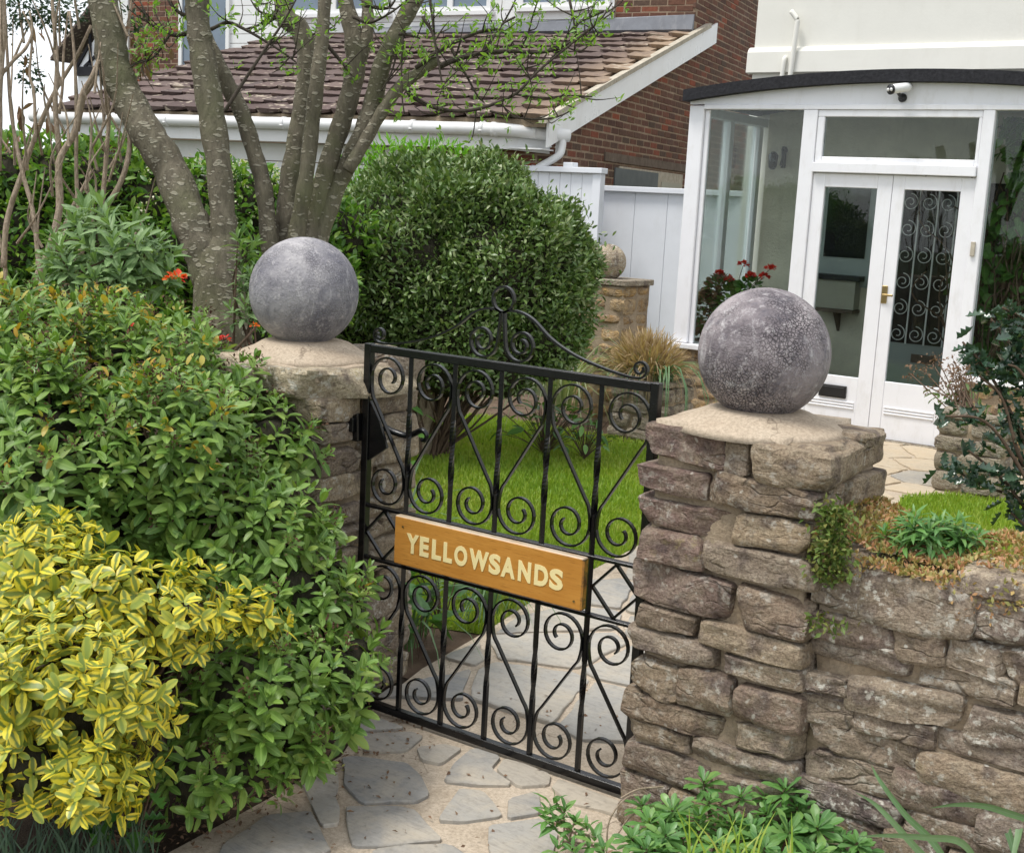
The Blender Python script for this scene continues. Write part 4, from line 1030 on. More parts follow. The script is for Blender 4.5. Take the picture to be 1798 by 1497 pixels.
# upper storey front: white boarding, windows, corner trim, flashing
for k in range(14):
    z = zr(VU) + .04 + k * .13
    for a, b in ((-6.95, -1.05),): hb('weatherboard', (a, VU - .015 - .004, z - .9 * 0), (b, VU + .015, z + .122), MT['upvc'])
for k in range(4): hb('weatherboard', (-6.95, VU - .019, zr(VU) + .04 - .13 * (k + 1)), (-5.6, VU + .015, zr(VU) + .032 - .13 * k), MT['upvc'])
def hwin(u0, u1, z0, z1, nm='window', sill=True):
    f = MB()
    for a, b in (((u0, z0), (u1, z0 + .06)), ((u0, z1 - .06), (u1, z1)), ((u0, z0 + .06), (u0 + .06, z1 - .06)), ((u1 - .06, z0 + .06), (u1, z1 - .06)), (((u0 + u1) / 2 - .04, z0 + .06), ((u0 + u1) / 2 + .04, z1 - .06))):
        f.box((a[0], VU - .06, a[1]), (b[0], VU - .018, b[1]))
    w_ = f.build(nm, MT['upvc'], house, local=False)
    hb('pane', (u0 + .06, VU - .032, z0 + .06), (u1 - .06, VU - .022, z1 - .06), MT['blue_glass'], w_)
    if sill: hb('sill', (u0 - .05, VU - .1, z0 - .05), (u1 + .05, VU - .021, z0 - .002), MT['upvc'], w_)
hwin(-7.87, -6.95, 3.2, 4.9, sill=False); hwin(-6.05, -4.3, 4.03, 5.2); hwin(-3.95, -2.75, 4.03, 5.2); hwin(-2.35, -1.1, 4.06, 5.2)
hb('corner_board', (-9.2, VU - .03, 1.6), (-8.86, VU + .02, 5.4), MT['upvc'])
m = MB(); m.hexa([(-4.6, VU - .09, zr(VU) + .02), (.0, VU - .09, zr(VU) + .02), (.0, VU - .022, zr(VU) - .03), (-4.6, VU - .022, zr(VU) - .03), (-4.6, VU - .045, zr(VU) + .09), (0, VU - .045, zr(VU) + .20), (0, VU - .021, zr(VU) + .20), (-4.6, VU - .021, zr(VU) + .09)]); m.build('flashing', MT['lead'], house, local=False)
# side window under its timber lintel
hb('lintel', (-.02, .44, 2.085), (.018, 3.3, 2.175), MT['lintel'])
sw = hb('side_window', (-.02, .88, 1.55), (.012, 3.05, 2.05), MT['dirty_white'])
hb('board', (.0, .76, 1.5), (.016, 2.14, 2.03), MT['grey_board'], sw); hb('pane', (.0, 2.32, 1.5), (.0145, 2.88, 1.93), MT['dark_glass'], sw)
hb('rail', (.0, 2.26, 1.86), (.02, 2.95, 1.935), MT['box_beige'], sw)

# distant half timbered house
th = empty('timbered_house', GY(150, 200, 26) * np.array([1, 1, 0]), label='distant white gabled house with black timbers, between the tan stems', cat='house')
g2 = lambda x, y: (lambda p: (p[0], p[2]))(GY(x, y, 26))
m = MB(); m.prism([g2(137, 290), g2(137, 112), g2(240, -40), g2(330, 100), g2(330, 290)], 26, 30, 1); m.build('wall', MT['white'], th)
m = MB(); m.prism([g2(135, 118), g2(330, 112), g2(330, 128), g2(135, 134)], 25.92, 25.99, 1); m.build('timber', MT['timber_black'], th)
for a, b, c, d in ((137, 118, 158, 80), (150, 118, 168, 100), (160, 116, 160, 60), (185, 118, 185, 40)):
    p0, p1 = np.array(g2(a, b)), np.array(g2(c, d)); n_ = np.array([-(p1 - p0)[1], (p1 - p0)[0]]); n_ = n_ / np.linalg.norm(n_) * .045
    m = MB(); m.prism([tuple(p0 - n_), tuple(p0 + n_), tuple(p1 + n_), tuple(p1 - n_)], 25.94, 25.985, 1); m.build('timber', MT['timber_black'], th)
for (a, b, c, d) in ((112, 110, 240, -62), (350, 112, 240, -62)):
    p0, p1 = np.array(g2(a, b)), np.array(g2(c, d)); m = MB(); s_ = .1
    m.prism([(p0[0], p0[1]), (p1[0], p1[1]), (p1[0], p1[1] + s_), (p0[0], p0[1] + s_)], 25.5, 30.3, 1); m.build('roof_slope', MT['tile'], th)

# ------------------------------------------------------------------ white house and its porch
YH, YP = 10.6, 9.244
wh = empty('white_house', (-4.83, YH, 0), label='cream rendered house wall with a moulded string course behind the porch', cat='house')
obox('wall', (-4.83, YH, -.05), (6, YH + 6, 6), MT['render'], wh)
m = MB(); m.prism([(YH - .055, 2.83), (YH - .05, 3.0), (YH - .03, 3.03), (YH, 3.045), (YH, 2.82)], -4.87, 6, 0); m.build('string_course', MT['render'], wh)
for pts, r_ in ((([(-4.49, 10.53, 3.33), (-4.43, 10.53, 3.26), (-4.425, 10.53, 3.2), (-4.45, 10.525, 2.7)]), .022), (([(-4.51, 10.57, 2.94), (-4.51, 10.53, 2.94), (-4.515, 10.52, 2.86), (-4.52, 10.52, 2.7)]), .02)):
    m = MB(); m.tube(catmull(pts, 5), r_, 8); m.build('pipe', MT['render'], wh, True)
obox('inner_wall', (-4.62, YH - .03, 0), (-1.25, YH - .002, 2.5), MT['inner'], wh)
# inside the porch: front window with sill, letter shelf and front door with its grille
iw = obox('inner_window', (-4.09, YH - .07, 1.05), (-3.58, YH - .031, 1.92), MT['sage'], wh)
m = MB(); m.box((-4.0, YH - .078, 1.29), (-3.64, YH - .0705, 1.87)); pn = m.build('pane', MT['dark_glass'], None); pn.parent = iw; pn.location = -wloc(wh); iw.location = (0, 0, 0)
obox('wall_box', (-4.03, YH - .17, .86), (-3.66, YH - .031, 1.10), MT['box_beige'], wh); obox('shelf', (-4.12, YH - .2, 1.102), (-3.62, YH - .031, 1.145), MT['black_plastic'], wh)
obox('shelf_board', (-4.0, YH - .22, .83), (-3.65, YH - .031, .858), MT['lintel'], wh)
m = MB(); m.prism([(YH - .031, .83), (YH - .17, .83), (YH - .06, .70), (YH - .031, .66)], -3.835, -3.81, 0); m.build('bracket', MT['lintel'], wh)
fd = empty('front_door', (-3.15, YH - .1, 0)); fd.parent = wh; fd.location = np.array([-3.15, YH - .1, 0]) - wloc(wh)
def fdb(nm, a, b, mat):
    m = MB(); m.box(np.array(a) - np.array([-3.15, YH - .1, 0]), np.array(b) - np.array([-3.15, YH - .1, 0])); return m.build(nm, mat, fd, local=False)
fdb('door_panel', (-3.5, YH - .075, .0), (-2.5, YH - .035, .62), MT['sage']); fdb('door_pane', (-3.5, YH - .06, .62), (-2.5, YH - .035, 1.95), MT['dark_glass'])
fdb('letter_plate', (-3.16, YH - .085, .47), (-2.96, YH - .076, .54), MT['lintel'])
for xg in (-3.36, -3.21, -3.06, -2.91, -2.76):
    m = MB(); m.box((xg - .006 + 3.15, -.02, .62), (xg + .006 + 3.15, -.008, 1.95)); m.build('grille_bar', MT['upvc'], fd, local=False)
for xg in (-3.285, -3.135, -2.985, -2.835):
    for zg in np.arange(.70, 1.95, .215):
        t = np.linspace(0, 1, 30); a = math.pi * .5 - t * 3.1 * math.pi; R2 = .07 * (1 - .78 * t)
        m = MB(); m.strap(np.c_[xg + 3.15 + R2 * np.cos(a), np.full(30, -.016), zg + R2 * np.sin(a)], .01, .006); m.build('grille_scroll', MT['upvc'], fd, local=False)
wl = empty('wall_lamp', (-4.46, 10.5, 2.1), label='black wrought wall lamp on the wall inside the porch', cat='wall lamp')
m = MB(); m.tube([(-4.44, 10.56, 2.17), (-4.44, 10.52, 2.17)], .02, 8); m.box((-4.45, 10.5, 2.02), (-4.43, 10.56, 2.2)); m.build('back_plate', MT['black_plastic'], wl)
m = MB(); m.tube(catmull([(-4.44, 10.52, 2.16), (-4.42, 10.44, 2.18), (-4.4, 10.4, 2.1), (-4.42, 10.42, 2.04), (-4.44, 10.5, 2.05)], 5), .008, 6); m.build('arm', MT['black_plastic'], wl, True)
m = MB(); m.lathe([(.02, 2.0), (.035, 2.02), (.045, 2.12), (.02, 2.15)], (-4.49, 10.42, .0), 10); m.build('lamp_glass', MT['dark_glass'], wl, True)

porch = empty('entrance_porch', (-3.05, YP, 0), label='white glazed entrance porch with double doors and a curved felt roof', cat='porch')
WP = MT['white']
def pb(nm, a, b, mat=WP, parent=porch, bev=.004): return obox(nm, a, b, mat, parent, bev)
XL, XR = -4.72, -1.32
pb('corner_post', (XL, YP - .005, .56), (XL + .125, YP + .09, 2.43)); pb('post', (-3.765, YP - .012, .05), (-3.655, YP + .09, 2.40)); pb('post', (-2.455, YP - .012, .0), (-2.375, YP + .09, 2.40)); pb('corner_post', (XR - .125, YP - .005, .56), (XR, YP + .09, 2.43))
pb('head_beam', (XL + .126, YP - .014, 2.402), (XR - .126, YP + .085, 2.44))
m = MB(); n = 24; xs = np.linspace(XL, XR, n); arch = lambda x: 2.462 + .128 * (1 - ((x + 3.02) / 1.70) ** 2)
m.prism([(XL, 2.441), (XR, 2.441)] + [(x, arch(x)) for x in xs[::-1]], YP - .004, YP + .08, 1); m.build('arched_fascia', WP, porch)
m = MB(); V, F = [], []
for x in np.linspace(XL - .03, XR + .03, n):
    for y in (YP - .085, YH - .001): V += [(x, y, arch(x) + .002), (x, y, arch(x) + .088)]
for i in range(n - 1):
    a, b = i * 4, i * 4 + 4; F += [(a, b, b + 1, a + 1), (a + 1, b + 1, b + 3, a + 3), (a + 3, b + 3, b + 2, a + 2), (a + 2, b + 2, b, a)]
F += [(0, 1, 3, 2), (4 * n - 4, 4 * n - 2, 4 * n - 1, 4 * n - 3)]; m.add(V, F); m.build('roof', MT['felt'], porch)
pb('sill', (XL - .06, YP - .06, .515), (-3.766, YP + .12, .555)); pb('sill', (-2.374, YP - .06, .515), (XR + .06, YP + .12, .555))
r = np.random.default_rng(31)
for x0_, x1_ in ((XL + .02, -3.77), (-2.37, XR)):
    rubble_core('plinth', (x0_, YP + .0, -.05), (x1_, YP + .15, .513), MT['mortar'], porch, .006, .06, 7)
    z = 0
    while z < .5:
        h = min(r.uniform(.07, .13), .512 - z)
        for xa, xb in stone_row(x0_, x1_, (.12, .28), r): place_stone(((xa + xb) / 2, YP + .035, z + h / 2), (xb - xa - .012, .1, h - .01), int(r.integers(1e6)), MT['yellow_stone'], porch, res=(5, 3, 4), amp=.008)
        z += h
rubble_core('side_plinth', (XL + .02, YP + .151, -.05), (XL + .14, YH - .035, .513), MT['mortar'], porch, .005, .08, 8)
pb('side_sill', (XL - .02, YP + .125, .516), (XL + .15, YH - .036, .553)); pb('side_head', (XL + .02, YP + .091, 2.36), (XL + .10, YH - .036, 2.43))
for y in (9.86, 10.45): pb('side_post', (XL + .01, y, .554), (XL + .075, y + .075, 2.36))
pb('mullion_bead', (XL + .127, YP + .02, .556), (XL + .165, YP + .06, 2.40)); 
pb('glazing', (XL + .126, YP + .036, .556), (-3.766, YP + .042, 2.40), MT['glass'], bev=0); pb('glazing', (-2.374, YP + .036, .556), (XR - .126, YP + .042, 2.40), MT['glass'], bev=0)
pb('side_glazing', (XL + .036, YP + .092, .554), (XL + .042, 10.44, 2.36), MT['glass'], bev=0)
# transom light
tf = empty('transom_window', (-3.05, YP, 2.2)); tf.parent = porch; tf.location = (0, 0, 2.2)
def tb(nm, a, b, mat=WP, root=tf, org=np.array([-3.05, YP, 2.2]), bev=.004):
    m = MB(); m.box(np.array(a) - org, np.array(b) - org, bev); return m.build(nm, mat, root, local=False)
tb('frame', (-3.653, YP - .002, 2.352), (-2.457, YP + .05, 2.400)); tb('frame', (-3.653, YP - .002, 2.02), (-3.60, YP + .05, 2.351)); tb('frame', (-2.482, YP - .002, 2.02), (-2.457, YP + .05, 2.351))
tb('frame', (-3.599, YP - .002, 2.02), (-2.483, YP + .05, 2.062)); tb('frame', (-3.653, YP - .035, 1.947), (-2.457, YP + .06, 2.018)); tb('pane', (-3.60, YP + .02, 2.06), (-2.48, YP + .025, 2.354), MT['glass'], bev=0)
def leaf_door(x0_, x1_, g0, g1, extra):
    dr = empty('door', (x0_, YP, 0)); dr.parent = porch; dr.location = np.array([x0_, YP, 0]) - wloc(porch); org = np.array([x0_, YP, 0])
    t = lambda nm, a, b, mat=WP, bev=.003: tb(nm, a, b, mat, dr, org, bev)
    y0_, y1_ = YP + .008, YP + .05
    t('stile', (x0_, y0_, .012), (g0, y1_, 1.940)); t('stile', (g1, y0_, .012), (x1_, y1_, 1.940)); t('top_rail', (g0, y0_, 1.842), (g1, y1_, 1.940)); t('bottom_panel', (g0, y0_ + .004, .012), (g1, y1_, .442))
    for z in (.20, .222, .244): t('moulding', (g0 + .015, y0_ - .006, z), (g1 - .015, y0_ + .0035, z + .012))
    t('pane', (g0, y0_ + .02, .442), (g1, y0_ + .025, 1.842), MT['glass'], 0)
    extra(t)
def ex1(t): t('letterbox', (-3.45, YP - .004, .275), (-3.235, YP + .011, .37), MT['black_plastic']); t('letter_flap', (-3.435, YP - .008, .287), (-3.25, YP - .0045, .357), MT['black_plastic'])
def ex2(t): t('lock_plate', (-3.042, YP - .002, 1.015), (-3.0, YP + .0075, 1.145), MT['brass']); t('handle', (-3.03, YP - .03, 1.07), (-2.95, YP - .015, 1.085), MT['brass'])
leaf_door(-3.653, -3.046, -3.557, -3.155, ex1); leaf_door(-3.042, -2.457, -2.955, -2.555, ex2)
obox('bell_push', (-2.435, YP - .03, 1.40), (-2.405, YP - .013, 1.50), MT['dirty_white'], porch, .003)
pb('threshold', (-3.7, YP - .05, -.004), (-2.42, YP + .08, .011), MT['grey_stone'])
m = MB(); m.box((-4.6, YP + .1, -.002), (-1.4, YH - .04, .004)); m.build('porch_floor', MT['grey_stone'], porch)
cam_ = empty('security_camera', (-3.03, YP - .1, 2.53), label='small white and black security camera under the curved porch roof', cat='security camera')
m = MB(); m.lathe([(.03, 0), (.032, .012), (.012, .03), (.01, .05)], (0, 0, 0), 12); o = m.build('mount', MT['black_plastic'], None, True); o.parent = cam_; o.rotation_euler = (R_(90), 0, 0); o.location = (.0, .096, -.045)
m = MB(); m.tube([(0, .05, -.045), (-.01, .02, -.02), (-.02, 0, .0)], .012, 8); m.build('arm', MT['black_plastic'], cam_, True, local=False)
m = MB(); m.tube([(.055, .07, .03), (.045, .045, .026), (-.03, -.075, -.002)], [.022, .032, .034], 12); m.build('body', MT['upvc'], cam_, True, local=False)
m = MB(); m.tube([(-.03, -.075, -.002), (-.038, -.088, -.005)], .036, 12); m.build('face', MT['black_plastic'], cam_, True, local=False)
for s_ in (-1, 1):
    m = MB(); m.tube([(-.038 + .0145 * s_, -.0885 - .009 * s_, -.005), (-.0405 + .0145 * s_, -.093 - .009 * s_, -.006)], .0125, 8); m.build('lens', MT['upvc'], cam_, True, local=False)

# white fence between the houses
def fence(x0_, x1_, y, top, label, board_x):
    f = empty('fence_panel', ((x0_ + x1_) / 2, y, 0), label=label, cat='fence')
    obox('cap_rail', (x0_ - .03, y - .06, top - .05), (x1_ + .02, y + .05, top), MT['fence_white'], f, .004)
    for x in (x0_ + .045, x1_ - .045): obox('post', (x - .045, y - .035, .0), (x + .045, y + .045, top - .051), MT['fence_white'], f, .004)
    bs = np.linspace(x0_ + .092, x1_ - .092, board_x + 1)
    for a, b in zip(bs[:-1], bs[1:]): obox('board', (a + .0015, y - .012, .03), (b - .0015, y + .012, top - .052), MT['fence_white'], f, .003)
    return f
fence(-6.42, -4.84, 10.72, 1.812, 'lower white boarded fence panel between the brick house and the porch', 4)
ft = fence(-6.98, -6.06, 10.22, 1.958, 'taller white boarded fence panel in front of the brick house corner', 6)
obox('finial_block', (-6.47, 10.17, 1.959), (-6.36, 10.26, 2.0), MT['fence_white'], ft, .004)

# ------------------------------------------------------------------ trees
def limb(root, name, px, D, widths, mat, n=5, seg=9, seed=0, dd=None):
    pts = [PD(x, y, D + (0 if dd is None else dd[i])) for i, (x, y) in enumerate(px)]
    P = catmull(pts, n); wv = np.interp(np.linspace(0, 1, len(P)), np.linspace(0, 1, len(widths)), widths) * D / FPX / 2
    rr = np.random.default_rng(seed); wv = wv * (1 + .05 * np.sin(np.arange(len(P)) * 1.7 + rr.uniform(0, 6)) + rr.normal(0, .03, len(P)))
    m = MB(); m.tube(P - wloc(root), wv, seg); return m.build(name, mat, root, True, local=False)
TD = 5.0
tb_ = PD(388, 640, TD) * np.array([1, 1, 0])
tree = empty('garden_tree', tb_, label='multi stemmed garden tree with pale flecked bark and fresh leaves, behind the left pillar', cat='tree')
BK = MT['bark']
g0 = PD(388, 640, TD); g0z = np.array([g0[0], g0[1], -.05])
m = MB(); P = catmull([g0z, g0z * .5 + g0 * .5, PD(388, 620, TD), PD(387, 560, TD), PD(385, 500, TD), PD(384, 455, TD), PD(384, 425, TD), PD(384, 408, TD)], 5)
m.tube(P - wloc(tree), np.interp(np.linspace(0, 1, len(P)), [0, .22, .38, .47, .6, .75, .88, 1], [.15, .13, .118, .105, .098, .088, .05, .008]), 16); m.build('trunk', BK, tree, True, local=False)
limb(tree, 'limb', [(372, 500), (357, 445), (335, 390), (300, 300), (262, 240), (228, 180), (200, 115), (192, 60), (180, 0), (165, -80)], TD, [66, 66, 66, 62, 58, 60, 56, 50, 44], BK, seg=14, dd=[0, 0, .0, .05, .05, .1, .1, .1, .1, .1])
limb(tree, 'limb', [(398, 500), (395, 440), (392, 390), (384, 290), (368, 180), (356, 100), (348, 40), (346, -60)], TD, [54, 50, 48, 46, 48, 46, 42, 40], BK, seg=12)
limb(tree, 'limb', [(482, 520), (474, 430), (463, 330), (447, 270), (425, 200), (405, 160), (383, 115), (362, 70), (352, 40)], TD + .16, [34, 32, 30, 28, 30, 28, 24], BK, seg=10)
limb(tree, 'limb', [(505, 620), (508, 540), (504, 440), (508, 340), (522, 250), (535, 160), (538, 90), (525, 50), (505, 35), (495, 0), (488, -60)], TD + .25, [60, 50, 44, 40, 36, 34, 36, 34, 30, 26], BK, seg=12)
limb(tree, 'limb', [(512, 520), (520, 420), (535, 330), (548, 220), (558, 130), (566, 60), (574, -60)], TD + .14, [30, 30, 28, 26, 24, 22], BK, seg=10, dd=[0, 0, -.05, -.06, -.1, -.1, -.1])
limb(tree, 'limb', [(522, 540), (535, 430), (558, 350), (585, 260), (608, 190), (624, 120), (620, 60), (606, 0), (600, -60)], TD + .2, [40, 38, 36, 34, 36, 36, 28, 24], BK, seg=12)
limb(tree, 'limb', [(618, 140), (640, 80), (646, 30), (640, -40)], TD + .2, [26, 24, 22, 20], BK, seg=8)
limb(tree, 'limb', [(545, 470), (572, 380), (604, 300), (634, 240), (655, 180), (672, 110), (700, 50), (735, -10), (760, -60)], TD + .22, [36, 34, 34, 34, 32, 30, 28, 24], BK, seg=12, dd=[0, 0, 0, -.05, -.05, -.1, -.1, -.1, -.1])
limb(tree, 'branch', [(610, 300), (640, 250), (672, 195), (700, 155), (735, 128), (770, 105)], TD + .12, [24, 22, 22, 22, 20, 16], BK, seg=9)
TW_ = MT['twig']; sprigs = []
def twig(px, D, w0=7, w1=2.5, dd=None):
    limb(tree, 'twig', px, D, [w0, (w0 + w1) / 2, w1], TW_, 4, 6, seed=len(sprigs), dd=dd)
    P = catmull([PD(x, y, D) for x, y in px], 6)
    for q in P[3:]: sprigs.append((q, D))
for px, w0, o in [
    ([(770, 118), (800, 105), (845, 94), (900, 90), (955, 92), (1010, 70), (1050, 40), (1075, 5)], 10, .0),
    ([(715, 155), (722, 168), (760, 188), (800, 195), (845, 190), (905, 165), (945, 125), (1000, 80), (1050, 40), (1080, 20)], 10, -.1),
    ([(730, 120), (770, 90), (830, 60), (875, 52), (890, 62), (900, 75)], 9, .1), ([(790, 80), (805, 110), (820, 135), (838, 168), (850, 180)], 6, .05),
    ([(742, 30), (760, 60), (768, 100), (775, 140), (780, 170)], 6, -.05), ([(755, 0), (760, 40), (764, 80)], 6, .0), ([(700, 60), (720, 62), (738, 68)], 6, 0.),
    ([(708, 62), (705, 110), (706, 170), (710, 200)], 4, 0.), ([(700, 70), (690, 120), (670, 160)], 4, .1), ([(905, 30), (880, 45), (860, 80), (840, 120)], 4, .0),
    ([(1060, 20), (1010, 45), (980, 90), (945, 125)], 5, .05), ([(1000, 0), (1008, 40), (1010, 60)], 6, 0.), ([(900, 165), (950, 172), (1000, 168), (1040, 170)], 4, -.1),
    ([(860, 195), (900, 205), (940, 210), (980, 205), (1010, 190)], 4, -.1), ([(905, 165), (930, 140), (915, 110)], 4, .0), ([(910, 90), (925, 65), (935, 30), (945, 0)], 4, .05),
    ([(845, 94), (870, 60), (890, 30), (910, -10)], 5, .05), ([(955, 92), (985, 80), (1020, 90), (1050, 60)], 4, .0),
    ([(345, 30), (320, 25), (300, 8), (285, -20)], 9, 0.), ([(340, 55), (310, 62), (280, 50), (262, 40), (250, 10)], 10, .05), ([(300, 58), (275, 95), (255, 110)], 5, .05),
    ([(370, 52), (400, 40), (430, 52), (470, 75), (505, 98), (520, 110)], 7, -.08), ([(395, 195), (430, 140), (470, 80), (500, 35), (525, -10)], 7, -.3), ([(430, 52), (470, 40), (490, 30)], 4, .0),
    ([(500, 30), (480, 28), (455, 20), (440, 0)], 6, .0), ([(575, 80), (600, 110), (610, 125)], 8, .1), ([(580, 40), (560, 55), (548, 62)], 6, .1), ([(640, 10), (680, 15), (700, -10)], 7, .1),
    ([(620, 30), (650, 40), (690, 20), (720, -5)], 6, .05), ([(215, 130), (240, 110), (260, 105)], 5, .1)]:
    twig(px, TD + o, w0)
P = np.array([s_[0] for s_ in sprigs]); r = np.random.default_rng(61); m = MB(); extra = []
for i in r.choice(len(P), 170, replace=False):
    d = r.normal(0, .6, 3) + np.array([.25, 0, .35]); d /= np.linalg.norm(d); l = r.uniform(.06, .2)
    q = catmull([P[i], P[i] + d * l * .5 + r.normal(0, .012, 3), P[i] + d * l + np.array([0, 0, .02])], 3); m.tube(q - wloc(tree), np.linspace(.0035, .0012, len(q)), 4, cap=False); extra += [q[3], q[-1]]
m.build('fine_twigs', TW_, tree, local=False)['kind'] = 'stuff'
P = np.vstack([P, np.array(extra), np.array(extra)]); rr = np.random.default_rng(8)
ii = rr.integers(0, len(P), 620); base = P[ii] + rr.normal(0, .025, (620, 3))
pp = np.repeat(base, 4, 0) + rr.normal(0, .008, (2480, 3)); dd = np.repeat(rr.normal(0, .5, (620, 3)) + np.array([0, 0, .8]), 4, 0) + rr.normal(0, .55, (2480, 3))
leaves('spring_leaf', MT['spring'], tree, leaf_tpl(1, .34, .3, .3), pp, dd, (.016, .036), .8)

# tall shrub with tan bare stems on the left
sd_ = 5.15
tan = empty('tall_shrub', PD(70, 560, sd_) * np.array([1, 1, 0]), label='tall leggy shrub of tan bare stems at the left behind the green shrub', cat='shrub')
for px, w_ in [([(48, 640), (63, 500), (84, 445), (104, 368), (104, 284), (130, 234), (144, 167), (160, 138), (174, 105)], 15), ([(80, 560), (67, 452), (57, 368), (37, 294), (20, 200), (13, 100), (7, -20)], 9),
               ([(6, 470), (13, 385), (40, 301), (67, 227), (97, 160), (134, 100), (160, 45)], 11), ([(104, 270), (97, 184), (100, 117), (94, 33), (90, -20)], 10), ([(178, 380), (187, 268), (191, 200), (184, 150), (178, 110)], 9),
               ([(180, 372), (206, 332), (222, 290), (228, 240), (215, 190), (205, 150)], 11), ([(205, 200), (214, 110), (224, 50), (235, -20)], 8), ([(100, 540), (125, 480), (152, 420)], 18), ([(140, 420), (134, 300), (134, 180), (130, 90), (122, 20)], 8),
               ([(134, 230), (146, 172), (160, 150), (170, 118)], 12), ([(-5, 140), (25, 105), (45, 85), (57, 55), (52, 20)], 7), ([(62, 250), (60, 165), (52, 130), (56, 60), (40, 20)], 6), ([(-5, 300), (-2, 150), (5, 60), (0, -10)], 16), ([(104, 200), (110, 150), (112, 90), (120, 20)], 6), ([(0, 560), (10, 480), (-10, 380)], 9), ([(110, 440), (120, 380), (145, 330), (160, 300)], 7)]:
    limb(tan, 'stem', px, sd_ + rr.uniform(-.15, .15), [w_ * .95, w_ * .8, w_ * .5], MT['tan_bark'], 5, 8, seed=w_)
m = MB(); r = np.random.default_rng(62)
for i in range(46):
    x, y = r.uniform(0, 230), r.uniform(40, 470); p0 = PD(x, y, sd_ + r.uniform(-.2, .2)); d = np.array([r.normal(0, .35), r.normal(0, .3), 1.]) * r.uniform(.12, .4)
    q = catmull([p0, p0 + d * .5 + r.normal(0, .02, 3), p0 + d], 4); m.tube(q - wloc(tan), np.linspace(.006, .002, len(q)), 5, cap=False)
m.build('side_shoots', MT['tan_bark'], tan, True, local=False)['kind'] = 'stuff'
con = [(60, 5, 26), (40, 20, 20), (15, 25, 18), (52, 130, 15), (58, 150, 10), (50, 112, 12), (90, 10, 24), (120, 18, 22), (75, 18, 18), (110, 40, 12), (8, 60, 10), (230, 30, 14), (245, 60, 10)]
P, N = blob_points([(PD(x, y, sd_ + .1), q_ * sd_ / FPX) for x, y, q_ in con], .012, 3, 0, 1.1, -1.1)
o = rr.random(len(P)) < .9; leaves('sprig_leaf', MT['conifer'], tan, SMALL, P[o] + rr.normal(0, .012, (o.sum(), 3)), N[o] + rr.normal(0, .5, (o.sum(), 3)), (.014, .03), 1.)
pts = np.array([PD(x, y, sd_) for x, y in [(35, 90), (70, 50), (40, 195), (20, 250), (45, 185), (75, 205), (240, 62), (258, 75), (250, 110), (232, 125), (290, 80), (265, 50), (235, 60), (250, 90), (225, 100)]])
leaves('old_leaf', MT['dry_brown'], tan, OVAL, np.repeat(pts, 3, 0) + rr.normal(0, .02, (45, 3)), rr.normal(0, .6, (45, 3)) + np.array([0, 0, -.7]), (.04, .075), .6)

# ------------------------------------------------------------------ shrubs and hedges
hv = [shoot(100 + i, 6, .056, .0245, .065, 16, 96, small=.6, fold=.22, curl=.28, shape=ELL) for i in range(7)]
hebe = empty('green_shrub', (-3.0, 2.5, 0), label='dense green leafy shrub spilling over the wall and pillar left of the gate', cat='shrub')
HB = blobs_px([(60, 700, 3.75, 175), (230, 690, 3.8, 160), (390, 720, 3.8, 105), (470, 775, 3.72, 85), (300, 850, 3.55, 200), (440, 950, 3.5, 140), (515, 1055, 3.42, 120), (565, 1180, 3.32, 100), (440, 1230, 3.2, 140), (350, 1360, 3.08, 95), (140, 850, 3.55, 250), (510, 1285, 3.25, 80), (440, 1340, 3.15, 80), (590, 1095, 3.5, 70), (490, 740, 3.8, 60), (620, 1150, 3.4, 60), (60, 600, 4.1, 90), (180, 600, 4.15, 90), (300, 610, 4.15, 80), (365, 650, 4.05, 50), (590, 1010, 3.6, 60), (570, 940, 3.7, 45), (610, 1240, 3.3, 45), (-160, 700, 3.75, 180), (-150, 900, 3.6, 220), (-130, 600, 4.1, 90)])
P1, N1 = blob_points(HB, .066, 1, noise_amp=.22); P2, N2 = blob_points(HB, .075, 2, .07, .2, noise_amp=.2)
shoots(hebe, 'leafy_shoot', MT['hebe'], hv, np.vstack([P1, P2]), np.vstack([N1, N2]), (.62, 1.2), .5, 300, 4)
o = rr.random(len(P1)) < .22; k_ = int(o.sum())
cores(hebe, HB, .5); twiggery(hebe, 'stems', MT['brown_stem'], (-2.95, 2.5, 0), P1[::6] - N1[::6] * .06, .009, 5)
qy = project(P1); sel = (qy[:, 1] < 840) & (qy[:, 0] < 400) | (rr.random(len(P1)) < .04); sel &= rr.random(len(P1)) < np.where(qy[:, 0] < 300, .42, .16)
pp = np.repeat(P1[sel], 5, 0); leaves('yellow_leaf', MT['yellow_leaf'], hebe, leaf_tpl(1, .42, .2, .3, ELL), pp + rr.normal(0, .014, pp.shape) - np.repeat(N1[sel], 5, 0) * .012, np.repeat(N1[sel], 5, 0) + rr.normal(0, .6, pp.shape), (.024, .044), .5)
sel = (rr.random(len(P1)) < np.where(qy[:, 1] < 800, .42, .12)); pp = np.repeat(P1[sel] + N1[sel] * .012, 26, 0)
leaves('seed_head', MT['seed'], hebe, SMALL, pp + rr.normal(0, .013, pp.shape), rr.normal(0, 1, pp.shape) + np.array([0, 0, .3]), (.008, .015), 1.)
sel = (rr.random(len(P1)) < .07) & (qy[:, 1] > 780); pp = np.repeat(P1[sel] + N1[sel] * .02, 14, 0)
leaves('flower_buds', MT['moss'], hebe, SMALL, pp + rr.normal(0, .009, pp.shape), rr.normal(0, 1, pp.shape) + np.array([0, 0, .6]), (.006, .012), 1.)

